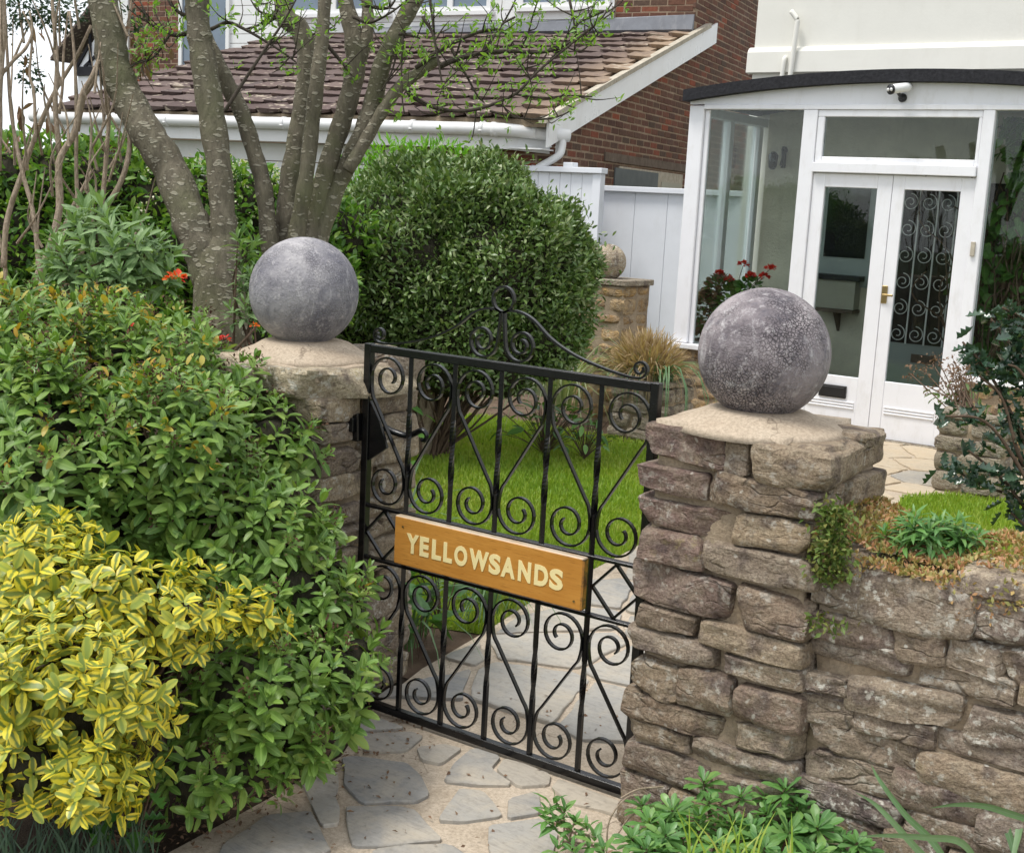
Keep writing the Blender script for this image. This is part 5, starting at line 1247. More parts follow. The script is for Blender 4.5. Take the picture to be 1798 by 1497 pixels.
gv = [shoot(200 + i, 6, *(.046, .0245, .075), 48, 98, small=.85, fold=.16, curl=.22, shape=ELL) for i in range(6)]
gold = empty('variegated_shrub', (-2.62, 1.95, 0), label='yellow edged variegated shrub in front of the green shrub', cat='shrub')
GB = blobs_px([(70, 1040, 3.05, 125), (190, 1080, 3.0, 125), (320, 1090, 3.02, 95), (420, 1085, 3.05, 50), (465, 1090, 3.08, 35), (120, 1230, 2.85, 165), (235, 1250, 2.88, 80), (50, 1340, 2.78, 125), (160, 1380, 2.74, 85), (110, 950, 3.2, 45), (60, 950, 3.2, 45), (240, 1340, 2.85, 45), (-110, 1080, 3.05, 130), (-120, 1270, 2.9, 160)])
P3, N3 = blob_points(GB, .055, 11, noise_amp=.2); P4, N4 = blob_points(GB, .066, 12, .06, .1)
o = rr.random(len(P3)) < .86; P3, N3 = P3[o], N3[o]
shoots(gold, 'variegated_shoot', MT['gold'], gv, np.vstack([P3, P4]), np.vstack([N3, N4]), (.65, 1.2), .22, 290, 6)
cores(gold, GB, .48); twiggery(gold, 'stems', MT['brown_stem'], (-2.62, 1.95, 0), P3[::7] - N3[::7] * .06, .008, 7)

# grey green wallflowers with their orange flowers
wv_ = [shoot(300 + i, 6, .085, .026, .09, 16, 88, per=3, turn=55, small=.5, curl=.35, shape=((0, .2), (.3, .75), (.58, 1), (.85, .6), (1, 0))) for i in range(5)]
wf = empty('wallflower', PD(190, 520, 4.45) * np.array([1, 1, 0]), label='grey green wallflower bush with an orange flower head beside the tree trunk', cat='plant')
WB = blobs_px([(185, 420, 4.45, 62), (150, 460, 4.4, 60), (225, 455, 4.4, 60), (125, 430, 4.5, 35), (262, 480, 4.4, 45), (200, 510, 4.35, 60), (130, 510, 4.35, 55), (168, 360, 4.5, 22), (290, 450, 4.5, 25)])
P5, N5 = blob_points(WB, .085, 21)
shoots(wf, 'leafy_shoot', MT['sage_leaf'], wv_, P5, N5, (.8, 1.3), .6, 120, 8)
twiggery(wf, 'stems', MT['brown_stem'], PD(190, 560, 4.45), P5[::3] - N5[::3] * .05, .007, 9)
def flower_head(root, p, mat, n=28, r_=.022, size=(.012, .022), name='flower'):
    p = np.array(p); u = rr.normal(size=(n, 3)); u /= np.linalg.norm(u, axis=1)[:, None]; u[:, 2] = np.abs(u[:, 2]) * .8
    return leaves(name, mat, root, ROUND, p + u * r_, u + rr.normal(0, .3, u.shape), size, .5, kind=None)
flower_head(wf, PD(308, 492, 4.2), MT['orange'], 40, .027)
wf2 = empty('wallflower', PD(445, 560, 4.75) * np.array([1, 1, 0]), label='slim grey green wallflower just right of the flecked tree trunk', cat='plant')
P6, N6 = blob_points(blobs_px([(428, 440, 4.75, 22), (445, 490, 4.75, 24), (430, 545, 4.75, 26)]), .07, 22)
shoots(wf2, 'leafy_shoot', MT['sage_leaf'], wv_, P6, N6, (.7, 1.), .65, 60, 9); twiggery(wf2, 'stems', MT['brown_stem'], PD(440, 620, 4.75), P6[::2], .006, 10)
for i, (x, y, D, mt, lb) in enumerate([(48, 570, 3.98, 'orange', 'orange flower head among the top leaves of the green shrub, at its far left'), (228, 578, 3.95, 'red', 'deep red flower in the middle of the green shrub top'), (392, 598, 4.1, 'red', 'small red flower in front of the flecked tree trunk foot'), (447, 572, 4.3, 'orange', 'tiny orange flower right of the tree trunk foot, beside the pale ball')]):
    fl = empty('wallflower_bloom', PD(x, y + 40, D), label=lb, cat='flower'); flower_head(fl, PD(x, y, D), MT[mt], 26, .017 if i < 3 else .01, (.01, .019) if i < 3 else (.006, .01)); 
    m = MB(); m.tube(catmull([PD(x, y + 90, D), PD(x + 3, y + 50, D), PD(x, y, D)], 4), .003, 5); m.build('stalk', MT['brown_stem'], fl)

# hedge across the back with pale blossom
hedge = empty('hedge', (-5.6, 5.0, 0), label='back garden hedge with cream blossom running behind the tree trunks', cat='hedge')
HG = blobs_px([(-130, 330, 7.0, 95), (-230, 330, 7.0, 95), (-150, 460, 7, 120), (-30, 330, 7.0, 95), (30, 330, 7.0, 88), (110, 325, 7.0, 82), (190, 335, 7.0, 88), (275, 365, 7.05, 88), (360, 372, 7.1, 85), (440, 375, 7.15, 85), (520, 400, 7.2, 85), (590, 420, 7.4, 70), (40, 440, 7.0, 110), (170, 450, 7.0, 110), (300, 470, 7.05, 110), (430, 480, 7.1, 110), (530, 500, 7.2, 100), (60, 560, 7, 110), (260, 580, 7, 110), (460, 590, 7.1, 110)])
cloud_leaves(hedge, 'foliage', MT['hedge_leaf'], OVAL, HG, .030, (.04, .07), (0, .06, .13), 31, noise_amp=.16)
P7, N7 = blob_points(HG, .05, 33); q7 = project(P7)
sel = (rr.random(len(P7)) < .5) & (q7[:, 0] > 240) & (q7[:, 0] < 560) & (q7[:, 1] < 400 - .1 * rr.random(len(P7)) * 400)
pp = np.repeat(P7[sel] + N7[sel] * .03, 7, 0); leaves('blossom', MT['cream'], hedge, ROUND, pp + rr.normal(0, .016, pp.shape), rr.normal(0, 1, pp.shape), (.008, .016), 1.)
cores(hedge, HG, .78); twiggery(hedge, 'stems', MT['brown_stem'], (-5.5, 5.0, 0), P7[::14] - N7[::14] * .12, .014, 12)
# clipped dark evergreen bush behind the gate
bush = empty('evergreen_bush', PD(800, 720, 8.0) * np.array([1, 1, 0]), label='large rounded dark evergreen bush between the gate and the white fence', cat='bush')
BB = blobs_px([(715, 475, 8.0, 170), (800, 450, 8.1, 175), (862, 480, 8.0, 168), (928, 470, 8.0, 112), (950, 520, 8.0, 90), (640, 510, 8.0, 85), (660, 570, 7.95, 90), (800, 560, 7.9, 140), (930, 590, 7.95, 95), (980, 470, 8.05, 60), (720, 380, 8.1, 100), (690, 345, 8.15, 62), (760, 340, 8.2, 70), (980, 590, 8, 42), (990, 420, 8.1, 40), (700, 630, 7.9, 62), (790, 645, 7.85, 62), (880, 650, 7.85, 60), (955, 630, 7.9, 48), (620, 620, 7.9, 48)])
cloud_leaves(bush, 'foliage', MT['box_leaf'], OVAL, BB, .0225, (.028, .054), (0, .03, .07), 41, noise_amp=.15, roll=1.1); cloud_leaves(bush, 'stray_shoots', MT['box_leaf'], OVAL, BB, .075, (.025, .045), (-.035, -.06), 45, up=.6, noise_amp=.15)
P8, N8 = blob_points(BB, .12, 44, .1, 1.2, -1.2); twiggery(bush, 'stems', MT['brown_stem'], PD(760, 735, 8.0) * np.array([1, 1, 0]), P8[::5], .009, 14)
m = MB(); m.tube(catmull([PD(748, 745, 8.0) * np.array([1, 1, 0]), PD(746, 690, 8.0), PD(740, 640, 8.05)], 4), [.075] * 3 + [.07] * 3 + [.06] * 3, 10); m.build('trunk', MT['tan_bark'], bush, True)
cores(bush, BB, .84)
lime = empty('lime_shrub', PD(730, 700, 8.7) * np.array([1, 1, 0]), label='bright lime green shrub showing above the top of the dark evergreen bush', cat='shrub')
LB = blobs_px([(640, 318, 8.4, 45), (690, 300, 8.4, 45), (740, 290, 8.4, 38), (785, 285, 8.45, 34), (810, 300, 8.5, 26), (660, 345, 8.2, 40), (625, 345, 8.2, 34), (690, 350, 8.6, 60)])
cloud_leaves(lime, 'foliage', MT['lime_leaf'], leaf_tpl(1, .22, .3, .2), LB, .03, (.05, .09), (0, .05), 51, up=.7)
P9, N9 = blob_points(LB, .1, 52); twiggery(lime, 'stems', MT['brown_stem'], PD(730, 700, 8.7) * np.array([1, 1, 0]), P9[::3], .012, 15)

# ------------------------------------------------------------------ things in the far part of the garden
p2 = empty('stone_pier', (-4.86, 8.5, 0), label='small rubble stone pier with a ball, between the evergreen bush and white fence', cat='pier')
rubble_core('mortar', (-5.07, 8.28, -.05), (-4.67, 8.68, 1.03), MT['mortar'], p2, .006, .06, 4); r = np.random.default_rng(9); z = 0
while z < 1.0:
    h = min(r.uniform(.08, .14), 1.03 - z)
    for xa, xb in stone_row(-5.09, -4.65, (.13, .24), r): place_stone(((xa + xb) / 2, 8.38, z + h / 2), (xb - xa - .008, .22, h - .008), int(r.integers(1e6)), MT['yellow_stone'], p2, res=(6, 4, 4), amp=.009)
    place_stone((-4.76, 8.59, z + h / 2), (.22, .2, h - .008), int(r.integers(1e6)), MT['yellow_stone'], p2, res=(4, 5, 4), amp=.009); z += h
obox('cap', (-5.09, 8.26, 1.031), (-4.64, 8.7, 1.075), MT['grey_stone'], p2, .006)
bb_ = ball('stone_ball', (-4.905, 8.43, 1.195), .138, MT['ball_b'], 'small weathered brown stone ball on the pier beside the white fence', .122)
def trough(name, x0_, x1_, y0_, y1_, top, mat, label, seed):
    t = empty(name, ((x0_ + x1_) / 2, (y0_ + y1_) / 2, 0), label=label, cat='planter'); r = np.random.default_rng(seed)
    rubble_core('mortar', (x0_ + .02, y0_ + .02, -.05), (x1_ - .02, y1_ - .02, top - .06), MT['mortar'], t, .006, .07, seed); z = 0
    while z < top - .02:
        h = min(r.uniform(.08, .13), top - z)
        for xa, xb in stone_row(x0_, x1_, (.12, .24), r):
            place_stone(((xa + xb) / 2, y0_ + .05, z + h / 2), (xb - xa - .006, .11, h - .006), int(r.integers(1e6)), mat, t, res=(6, 4, 4), amp=.01)
        for ya, yb in stone_row(y0_ + .09, y1_, (.12, .2), r):
            for xx in (x1_ - .05, x0_ + .05): place_stone((xx, (ya + yb) / 2, z + h / 2), (.11, yb - ya - .006, h - .006), int(r.integers(1e6)), mat, t, res=(4, 6, 4), amp=.01)
        z += h
    return t
trough('stone_planter', -4.42, -3.93, 7.72, 8.1, .44, MT['grey_stone'], 'grey stone planter on the lawn edge holding the tan grass mound', 3)
trough('stone_planter', -2.14, -1.72, 7.78, 8.1, .50, MT['grey_stone'], 'grey stone planter by the white doors holding the dry flower heads', 4)
def straps(name, label, cat, base, n, length, lean, wid, mat, seed=0, spread=.05, part='blade', kind=None, limit=120, droop=.7, root=None, bias=(0, 0)):
    """strap leaves arching out of one clump, each leaf a part"""
    r = np.random.default_rng(seed); base = np.array(base)
    root = root or empty(name, base, label=label, cat=cat); parts = []
    for i in range(n):
        a = r.uniform(0, 6.28); l = r.uniform(*length); ln = r.uniform(*lean); b = base + np.array([math.cos(a), math.sin(a), 0]) * r.uniform(0, spread)
        d = np.array([math.cos(a) + bias[0], math.sin(a) + bias[1], 0]); d /= np.linalg.norm(d) + 1e-6; side = np.array([-d[1], d[0], 0]); m_ = 7; V, A = [], []
        for k in range(m_):
            t = k / (m_ - 1); an = ln * t * (1 + droop * t); p = b + d * l * t * math.sin(min(an, 2.4)) * .9 + np.array([0, 0, 1.]) * l * t * math.cos(min(an, 2.2)); ww = wid * (1 - t ** 2.2) * (.6 + .4 * min(1, t * 4)) + .0006
            V += [p - side * ww / 2, p + np.array([0, 0, -.15 * ww]), p + side * ww / 2]; A += [(-1, t), (0, t), (1, t)]
        F = []
        for k in range(m_ - 1):
            for j in range(2): F += [(k * 3 + j, k * 3 + j + 1, k * 3 + j + 4), (k * 3 + j, k * 3 + j + 4, k * 3 + j + 3)]
        parts.append((np.array(V), np.array(F), np.c_[np.array(A), np.full(len(A), r.random())]))
    if kind == 'stuff':
        V, F, A = merge(parts); link(part, tri_mesh(part, V - wloc(root), F, A), MT[mat], root)['kind'] = 'stuff'
    else:
        for V, F, A in parts: link(part, tri_mesh(part, V - wloc(root), F, A), MT[mat], root)
    return root
straps('grass_mound', 'tan tipped ornamental grass mound growing in the stone planter', 'ornamental grass', (-4.2, 7.88, .42), 340, (.14, .36), (.1, 1.3), .010, 'dry', 1, .17, 'dry_blade', 'stuff')
gm = C.objects['grass_mound'] if 'grass_mound' in C.objects else None
straps(None, None, None, (-4.2, 7.88, .40), 160, (.14, .34), (.3, 1.5), .011, 'strap', 2, .17, 'green_blade', 'stuff', root=gm)
straps(None, None, None, (-4.02, 7.82, .42), 16, (.35, .6), (1.2, 1.9), .014, 'strap', 5, .06, 'long_blade', root=gm, bias=(1.2, -.3))
r = np.random.default_rng(77); u = r.normal(size=(1500, 3)); u /= np.linalg.norm(u, axis=1)[:, None]; u[:, 2] = np.abs(u[:, 2]) * 1.0
P = np.array([-4.2, 7.86, .47]) + u * np.array([.24, .2, .25]) * r.uniform(.6, 1, (1500, 1)); leaves('dry_tuft', MT['dry'], gm, leaf_tpl(1, .07, .2, .2), P, u * .8 + np.array([0, 0, .5]) + r.normal(0, .35, u.shape), (.06, .14), .8)
straps('strappy_plant', 'pale arching strap leaves in front of the small stone pier', 'plant', (-4.95, 8.0, .1), 70, (.6, 1.05), (.5, 1.25), .016, 'strap_pale', 3, .15, 'strap_leaf', bias=(.7, -.2))
straps('iris_clump', 'clump of upright iris leaves at the lawn edge seen through the left of the gate', 'plant', (-3.33, 4.0, 0), 34, (.35, .62), (.1, .6), .024, 'strap', 4, .14, 'strap_leaf')
straps('grassy_clump', 'low grassy clump beside the path just inside the gate', 'plant', (-2.78, 4.0, 0), 60, (.14, .34), (.4, 1.3), .010, 'strap', 6, .13, 'grass_leaf')
straps('grassy_clump', 'tuft of coarse grass behind the left pillar inside the gate', 'plant', (-2.75, 3.45, 0), 40, (.15, .4), (.2, 1.1), .011, 'strap', 7, .1, 'grass_leaf')
def broad_plant(name, label, base, n, size, mat, tpl=None, seed=0, hh=.2, spread=.16, cat='plant', tilt=.5):
    r = np.random.default_rng(seed); base = np.array(base); root = empty(name, base, label=label, cat=cat); m = MB()
    heart = tpl or leaf_tpl(1, .62, .15, .35, ((0, .35), (.18, 1), (.5, .72), (1, 0)))
    for i in range(n):
        a = r.uniform(0, 6.28); d = np.array([math.cos(a), math.sin(a), 0]); tip = base + d * r.uniform(.02, spread) + np.array([0, 0, r.uniform(.25, 1) * hh])
        m.tube(catmull([base, (base + tip) / 2 + np.array([0, 0, .02]), tip], 3), .0025, 5); dd = d * (1 - tilt) + np.array([0, 0, tilt * r.uniform(-.6, .8)]) + r.normal(0, .15, 3)
        V, F, A = scatter(heart, tip[None], frames(dd[None], r.normal(0, .3, 1)), np.array([r.uniform(*size)]), np.array([r.random()]))
        link('leaf', tri_mesh('leaf', V - wloc(root), F, A), MT[mat], root)
    m.build('stems', MT['moss'] if False else MT['brown_stem'], root); return root
broad_plant('arum_plant', 'broad glossy arum leaves growing at the path edge inside the gate', (-2.72, 3.62, 0), 13, (.09, .17), 'broad', None, 1, .32, .12)
broad_plant('arum_plant', 'single large crinkled arum leaf low against the left pillar', (-2.62, 3.36, 0), 4, (.12, .2), 'broad', None, 2, .16, .06)
broad_plant('leafy_clump', 'bright green leafy clump at the far lawn edge under the evergreen bush', PD(960, 705, 8.2) * np.array([1, 1, 0]), 70, (.06, .12), 'ivy', OVAL, 3, .34, .32)
broad_plant('leafy_clump', 'small bright leafy clump at the lawn edge near the stone planter', PD(1030, 730, 8.1) * np.array([1, 1, 0]), 36, (.05, .10), 'ivy', OVAL, 4, .28, .2)
broad_plant('leafy_clump', 'light green leafy clump by the evergreen bush trunk', PD(690, 690, 7.3) * np.array([1, 1, 0]), 40, (.05, .1), 'ivy', ROUND, 5, .42, .25)
# ivy and geranium in the porch
ivy = empty('climbing_plant', (-1.95, 10.45, 0), label='leafy climber covering the wall inside the right end of the porch', cat='climbing plant')
r = np.random.default_rng(12); n = 5200
xs = r.uniform(-3.05, -1.3, n); zs = r.uniform(.2, 2.4, n); keep = (xs > -2.62 + .25 * np.sin(zs * 4)) & (r.random(n) < np.where(zs > 1.3, 1., .55 * (xs < -2.2) + .25))
P = np.c_[xs, np.where(xs > -2.45, 9.62, 10.3) + np.abs(r.normal(0, .22, n)), zs][keep]
leaves('ivy_leaf', MT['ivy'], ivy, ROUND, P, np.c_[r.normal(0, .5, len(P)), -.5 + r.normal(0, .3, len(P)), -.6 + r.normal(0, .4, len(P))], (.05, .11), .6)
m = MB()
for i in range(260):
    x = r.uniform(-2.5, -1.35); yb_ = r.uniform(9.6, 10.1); p = [(x, yb_, 0.1)]
    for k in range(6): p.append((p[-1][0] + r.normal(0, .1), yb_ + r.normal(0, .06), p[-1][2] + r.uniform(.1, .4)))
    m.tube(catmull(p, 3), .006, 5, cap=False)
m.build('stems', MT['brown_stem'], ivy)
ger = empty('geranium', (-4.42, 9.62, .56), label='potted geranium with red flowers behind the left porch window', cat='potted plant')
obox('stand', (-4.68, 9.5, .0), (-4.15, 9.75, .57), MT['lintel'], ger); m = MB(); m.lathe([(.08, .571), (.105, .74), (.115, .74), (.115, .76), (.09, .755)], (-4.4, 9.62, 0), 20); m.build('pot', MT['terracotta'], ger, True)
P, N = blob_points([(np.array([-4.42, 9.62, .88]), .15), (np.array([-4.25, 9.62, .98]), .1), (np.array([-4.62, 9.6, .78]), .14), (np.array([-4.5, 9.62, .97]), .11)], .03, 5, 0, 1.2, -1)
leaves('leaf', MT['ivy'], ger, ROUND, P, N + r.normal(0, .3, N.shape), (.04, .07), .6); o = P[:, 0] < -4.45; leaves('old_leaf', MT['dry_brown'], ger, ROUND, P[o] - N[o] * -.02, N[o] + r.normal(0, .4, N[o].shape), (.04, .07), .6)
m = MB()
for i, (x, y) in enumerate([(1262, 482), (1305, 466), (1317, 485), (1342, 487), (1353, 472), (1280, 492)]):
    p = GY(x, y, 9.6); flower_head(ger, p, MT['red'], 44, .028, (.02, .034)); m.tube(catmull([(-4.4, 9.62, .8), (p + np.array([-4.4, 9.62, .8])) / 2 + np.array([0, 0, .04]), p], 4), .003, 5)
m.build('stalks', MT['brown_stem'], ger)
# dry flower heads in the planter by the doors
hyd = empty('dried_hydrangea', (-1.97, 7.9, .48), label='dry brown flower heads on twiggy stems in the planter by the doors', cat='plant'); r = np.random.default_rng(14); m = MB()
hp = [PD(1680 + r.normal(0, 28), 665 + r.normal(0, 26), 8.1 + r.normal(0, .08)) for _ in range(26)]
for p in hp: m.tube(catmull([(-1.97 + r.normal(0, .05), 7.9 + r.normal(0, .04), .46), (p + np.array([-1.97, 7.9, .46])) / 2 + r.normal(0, .02, 3), p], 4), .004, 5, cap=False)
m.build('stems', MT['brown_stem'], hyd)
pp = np.repeat(np.array(hp), 30, 0); leaves('dry_petal', MT['dry_brown'], hyd, SMALL, pp + r.normal(0, .03, pp.shape), r.normal(0, 1, pp.shape), (.016, .032), 1.)
pp = np.repeat(np.array([PD(1700 + r.normal(0, 30), 705 + r.normal(0, 18), 8.05) for _ in range(22)]), 3, 0); leaves('leaf', MT['sage_leaf'], hyd, OVAL, pp + r.normal(0, .02, pp.shape), r.normal(0, .6, pp.shape) + np.array([0, 0, -.4]), (.05, .09), .6)
# holly leaning in from the right
hol = empty('holly_bush', PD(1850, 950, 4.75) * np.array([1, 1, 0]), label='dark spiny holly bush leaning in at the right above the wall', cat='bush'); hc = []
hb0 = PD(1850, 940, 4.8)
for px in [[(1850, 940), (1800, 780), (1740, 660), (1690, 600)], [(1850, 900), (1810, 700), (1770, 600), (1740, 560)], [(1850, 940), (1790, 820), (1730, 740), (1660, 730)], [(1850, 960), (1790, 880), (1720, 850), (1670, 820)], [(1850, 760), (1800, 640), (1790, 560)], [(1840, 880), (1790, 800), (1760, 700), (1720, 660)], [(1850, 930), (1800, 890), (1760, 840), (1700, 790)], [(1860, 820), (1820, 700), (1790, 650), (1770, 640)], [(1850, 960), (1810, 930), (1775, 900)], [(1860, 650), (1810, 570), (1760, 540)]]:
    limb(hol, 'branch', px, 4.75 + r.normal(0, .1), [8, 6, 4], MT['moss'] if False else MT['brown_stem'], 5, 6); hc += list(catmull([PD(x, y, 4.75) for x, y in px], 8)[7:])
m = MB(); m.tube([tuple(PD(1850, 950, 4.75) * np.array([1, 1, 0])), tuple(PD(1850, 950, 4.75)), tuple(PD(1852, 820, 4.75))], [.03, .025, .015], 8); m.build('trunk', MT['brown_stem'], hol, True)
hc = np.array(hc); pp = np.repeat(hc, 6, 0); pp = pp + r.normal(0, .022, pp.shape); q = project(pp)
oo = np.argsort(-q[:, 2] * 0 + r.random(len(pp)))[:290]
Mx = frames(r.normal(0, .7, (len(oo), 3)) + np.array([-.25, -.2, .25]), r.normal(0, .8, len(oo)))
hms = []
for k in range(4):
    V, F, A = HOLLY; me = tri_mesh('leaf', V, F, np.c_[A, np.full(len(A), k / 3.2)]); me.materials.append(MT['holly']); hms.append(me)
for k, i in enumerate(oo):
    o = bpy.data.objects.new('leaf', hms[k % 4]); COL.objects.link(o); o.parent = hol
    Mi = Matrix(Mx[k].tolist()).to_4x4(); Mi.translation = Vector(pp[i] - wloc(hol)); o.matrix_local = Mi @ Matrix.Scale(r.uniform(.052, .08), 4)

# ------------------------------------------------------------------ growth on and below the right hand wall
P = []; r = np.random.default_rng(16)
n = 17000; x = r.uniform(-1.02, .1, n); y = r.uniform(2.765, 3.22, n); zt_ = wt + .028 + .035 * np.exp(-((y - 3.02) / .12) ** 2) + .02 * wavy(np.c_[x, y, x * 0], (9, 9, 9), 4)[:, 0]
up_ = np.clip((-.90 - x) / .1, 0, 1); zt_ = zt_ + up_ * .05
edge = (y < 2.83); zt_ = np.where(edge, zt_ - r.uniform(.0, .085, n) * (.5 + .5 * np.sin(x * 19 + 1)) ** 2 - .01, zt_); zt_ = np.where((x > -.68) & (y < 2.9), zt_ - .02 + .04 * (r.random(n) < .4), zt_)
P = np.c_[x, y, zt_]
d = r.normal(0, .6, P.shape) + np.array([0, -.15, .8])
sed = tag(leaves('stonecrop', MT['sedum'], None, leaf_tpl(1, .5, .1, .2, ((0, .3), (.5, 1), (1, 0))), P, d, (.009, .019), 1.), 'reddish stonecrop carpeting the top of the low stone wall', 'stonecrop', kind='stuff')
n = 1500; t = r.random(n); P = np.c_[-.985 + r.normal(0, .02, n) + .05 * r.random(n), 2.755 - .0 + r.normal(0, .012, n), .66 + .30 * t + r.normal(0, .01, n)]
dn = np.array([wavy(np.array([[0, 0, z_]]), (8, 8, 18), 3)[0, 0] for z_ in P[:, 2]]); o = dn + .6 * r.random(n) > .1
tag(leaves('moss', MT['moss'], None, SMALL, P[o], r.normal(0, .7, (o.sum(), 3)) + np.array([.1, -.7, .2]), (.012, .024), 1.), 'green moss hanging in the corner between the pillar and the low wall', 'moss', kind='stuff')
rs = [shoot(400 + i, 5, .06, .022, .02, 30, 88, per=4, turn=41, small=.45, curl=.2, shape=((0, .35), (.3, .5), (.72, 1), (.92, .6), (1, 0))) for i in range(4)]
lav = empty('rosette_plant', (-.79, 2.93, .87), label='fresh green rosette plant growing in the stonecrop on top of the wall', cat='plant')
lv = [shoot(420 + i, 5, .07, .016, .03, 22, 92, per=4, turn=40, small=.5, curl=.45) for i in range(3)]
P, N = blob_points([(np.array([-.81, 2.92, .875]), .055), (np.array([-.76, 2.94, .88]), .05), (np.array([-.71, 2.95, .87]), .04), (np.array([-.86, 2.92, .865]), .035)], .045, 3, 0, 1.2, -.1)
shoots(lav, 'leaf_rosette', MT['rosette'], lv, P, N, (.7, 1.), .6, 60, 3)
tw = empty('dead_stalk', PD(1505, 950, 3.3), label='pale dead root stalk lying across the stonecrop on the wall', cat='twig')
m = MB(); m.tube(catmull([PD(1512, 942, 3.22), PD(1503, 958, 3.2), PD(1508, 975, 3.19), PD(1500, 985, 3.19)], 5), .0026, 6); m.tube(catmull([PD(1512, 942, 3.22), PD(1500, 946, 3.22), PD(1494, 952, 3.2)], 4), .0022, 6); m.build('stalk', MT['tan_bark'], tw, True)
tw2 = empty('dead_stalk', PD(1760, 960, 3.25), label='long pale dead stalk on the wall top near the right edge', cat='twig')
m = MB(); m.tube(catmull([PD(1728, 952, 3.3), PD(1745, 965, 3.28), PD(1770, 978, 3.26), PD(1800, 982, 3.24), PD(1850, 985, 3.22)], 5), .0028, 6); m.build('stalk', MT['tan_bark'], tw2, True)
# rosettes of fresh leaves at the pillar foot
spots = [(1180, 1420, 2.98), (1245, 1405, 3.0), (1300, 1395, 3.02), (1225, 1450, 2.92), (1290, 1440, 2.93), (1345, 1425, 2.97), (1400, 1415, 3.0), (1170, 1465, 2.88), (1260, 1480, 2.84), (1330, 1470, 2.87), (1385, 1460, 2.9), (1435, 1450, 2.93), (1480, 1475, 2.92), (1210, 1500, 2.8), (1300, 1510, 2.78), (1370, 1505, 2.8), (1430, 1495, 2.84), (1490, 1505, 2.86), (1140, 1440, 2.95), (1150, 1490, 2.84), (1345, 1395, 3.06), (1440, 1400, 3.06), (1395, 1390, 3.08), (1110, 1470, 2.88), (1515, 1490, 2.9)]
clump = empty('rosette_clump', GZ(1300, 1480) * np.array([1, 1, 0]), label='clump of fresh green leaf rosettes at the foot of the right pillar', cat='plant')
P = np.array([PD(x, y, D) for x, y, D in spots]); P = np.vstack([P, P + r.normal(0, .035, P.shape) - np.array([0, 0, .03]), P[::2] + r.normal(0, .04, P[::2].shape) - np.array([0, 0, .05])]); N = np.tile([[.0, -.3, 1.]], (len(P), 1)) + r.normal(0, .25, P.shape)
shoots(clump, 'leaf_rosette', MT['rosette'], rs, P, N, (.75, 1.1), .6, 90, 5)
m = MB()
for p in P: b = np.array([p[0] * .6 + clump.location[0] * .4 + r.normal(0, .03), p[1] + .03, 0]); m.tube(catmull([b, (b + p) / 2 + r.normal(0, .012, 3), p], 3), .003, 5, cap=False)
m.build('stems', MT['brown_stem'], clump)
spr = empty('leafy_sprig', GZ(1000, 1470), label='leafy sprig growing from the paving left of the right pillar foot', cat='plant'); sb = np.array(spr.location)
P = np.array([PD(975, 1405, 3.12), PD(962, 1425, 3.1), PD(992, 1420, 3.1), PD(975, 1440, 3.08), PD(1030, 1450, 3.05), PD(1010, 1440, 3.07), PD(1045, 1470, 3.0), PD(1005, 1490, 2.95), PD(1060, 1490, 2.95), PD(980, 1485, 2.98)]); N = np.tile([[-.05, -.2, 1.]], (len(P), 1)) + r.normal(0, .22, P.shape)
shoots(spr, 'leafy_shoot', MT['rosette'], [shoot(440 + i, 5, .055, .022, .03, 20, 95, per=2, small=.6) for i in range(3)], P, N, (.7, 1.05), .6, 40, 6)
m = MB()
for p in P: m.tube(catmull([sb + r.normal(0, .02, 3) * np.array([1, 1, 0]), (sb + p) / 2 + r.normal(0, .01, 3), p], 3), .003, 5, cap=False)
for px in ([(1090, 1400), (1120, 1385), (1165, 1380)], [(1065, 1500), (1070, 1440), (1100, 1400), (1130, 1395)], [(1080, 1470), (1110, 1430), (1150, 1425)]): m.tube(catmull([PD(x, y, 3.02) for x, y in px], 5), .0022, 5, cap=False)
m.build('stems', MT['tan_bark'], spr)
one = empty('leaf_rosette_plant', PD(1590, 1430, 3.0), label='single leaf rosette in the wall foot right of the rosette clump', cat='plant')
shoots(one, 'leaf_rosette', MT['rosette'], lv, np.array([PD(1588, 1425, 3.02), PD(1592, 1440, 3.0), PD(1580, 1445, 3.0), PD(1600, 1420, 3.03)]), np.array([[0, -.4, 1.], [.3, -.4, .6], [-.4, -.3, .6], [.3, -.2, 1]]), (.8, 1.), .5, 9, 7)
m = MB(); m.tube([tuple(np.array([PD(1590, 1430, 3.0)[0], 2.62, 0])), tuple(PD(1590, 1440, 3.01))], .004, 5); m.build('stem', MT['brown_stem'], one)
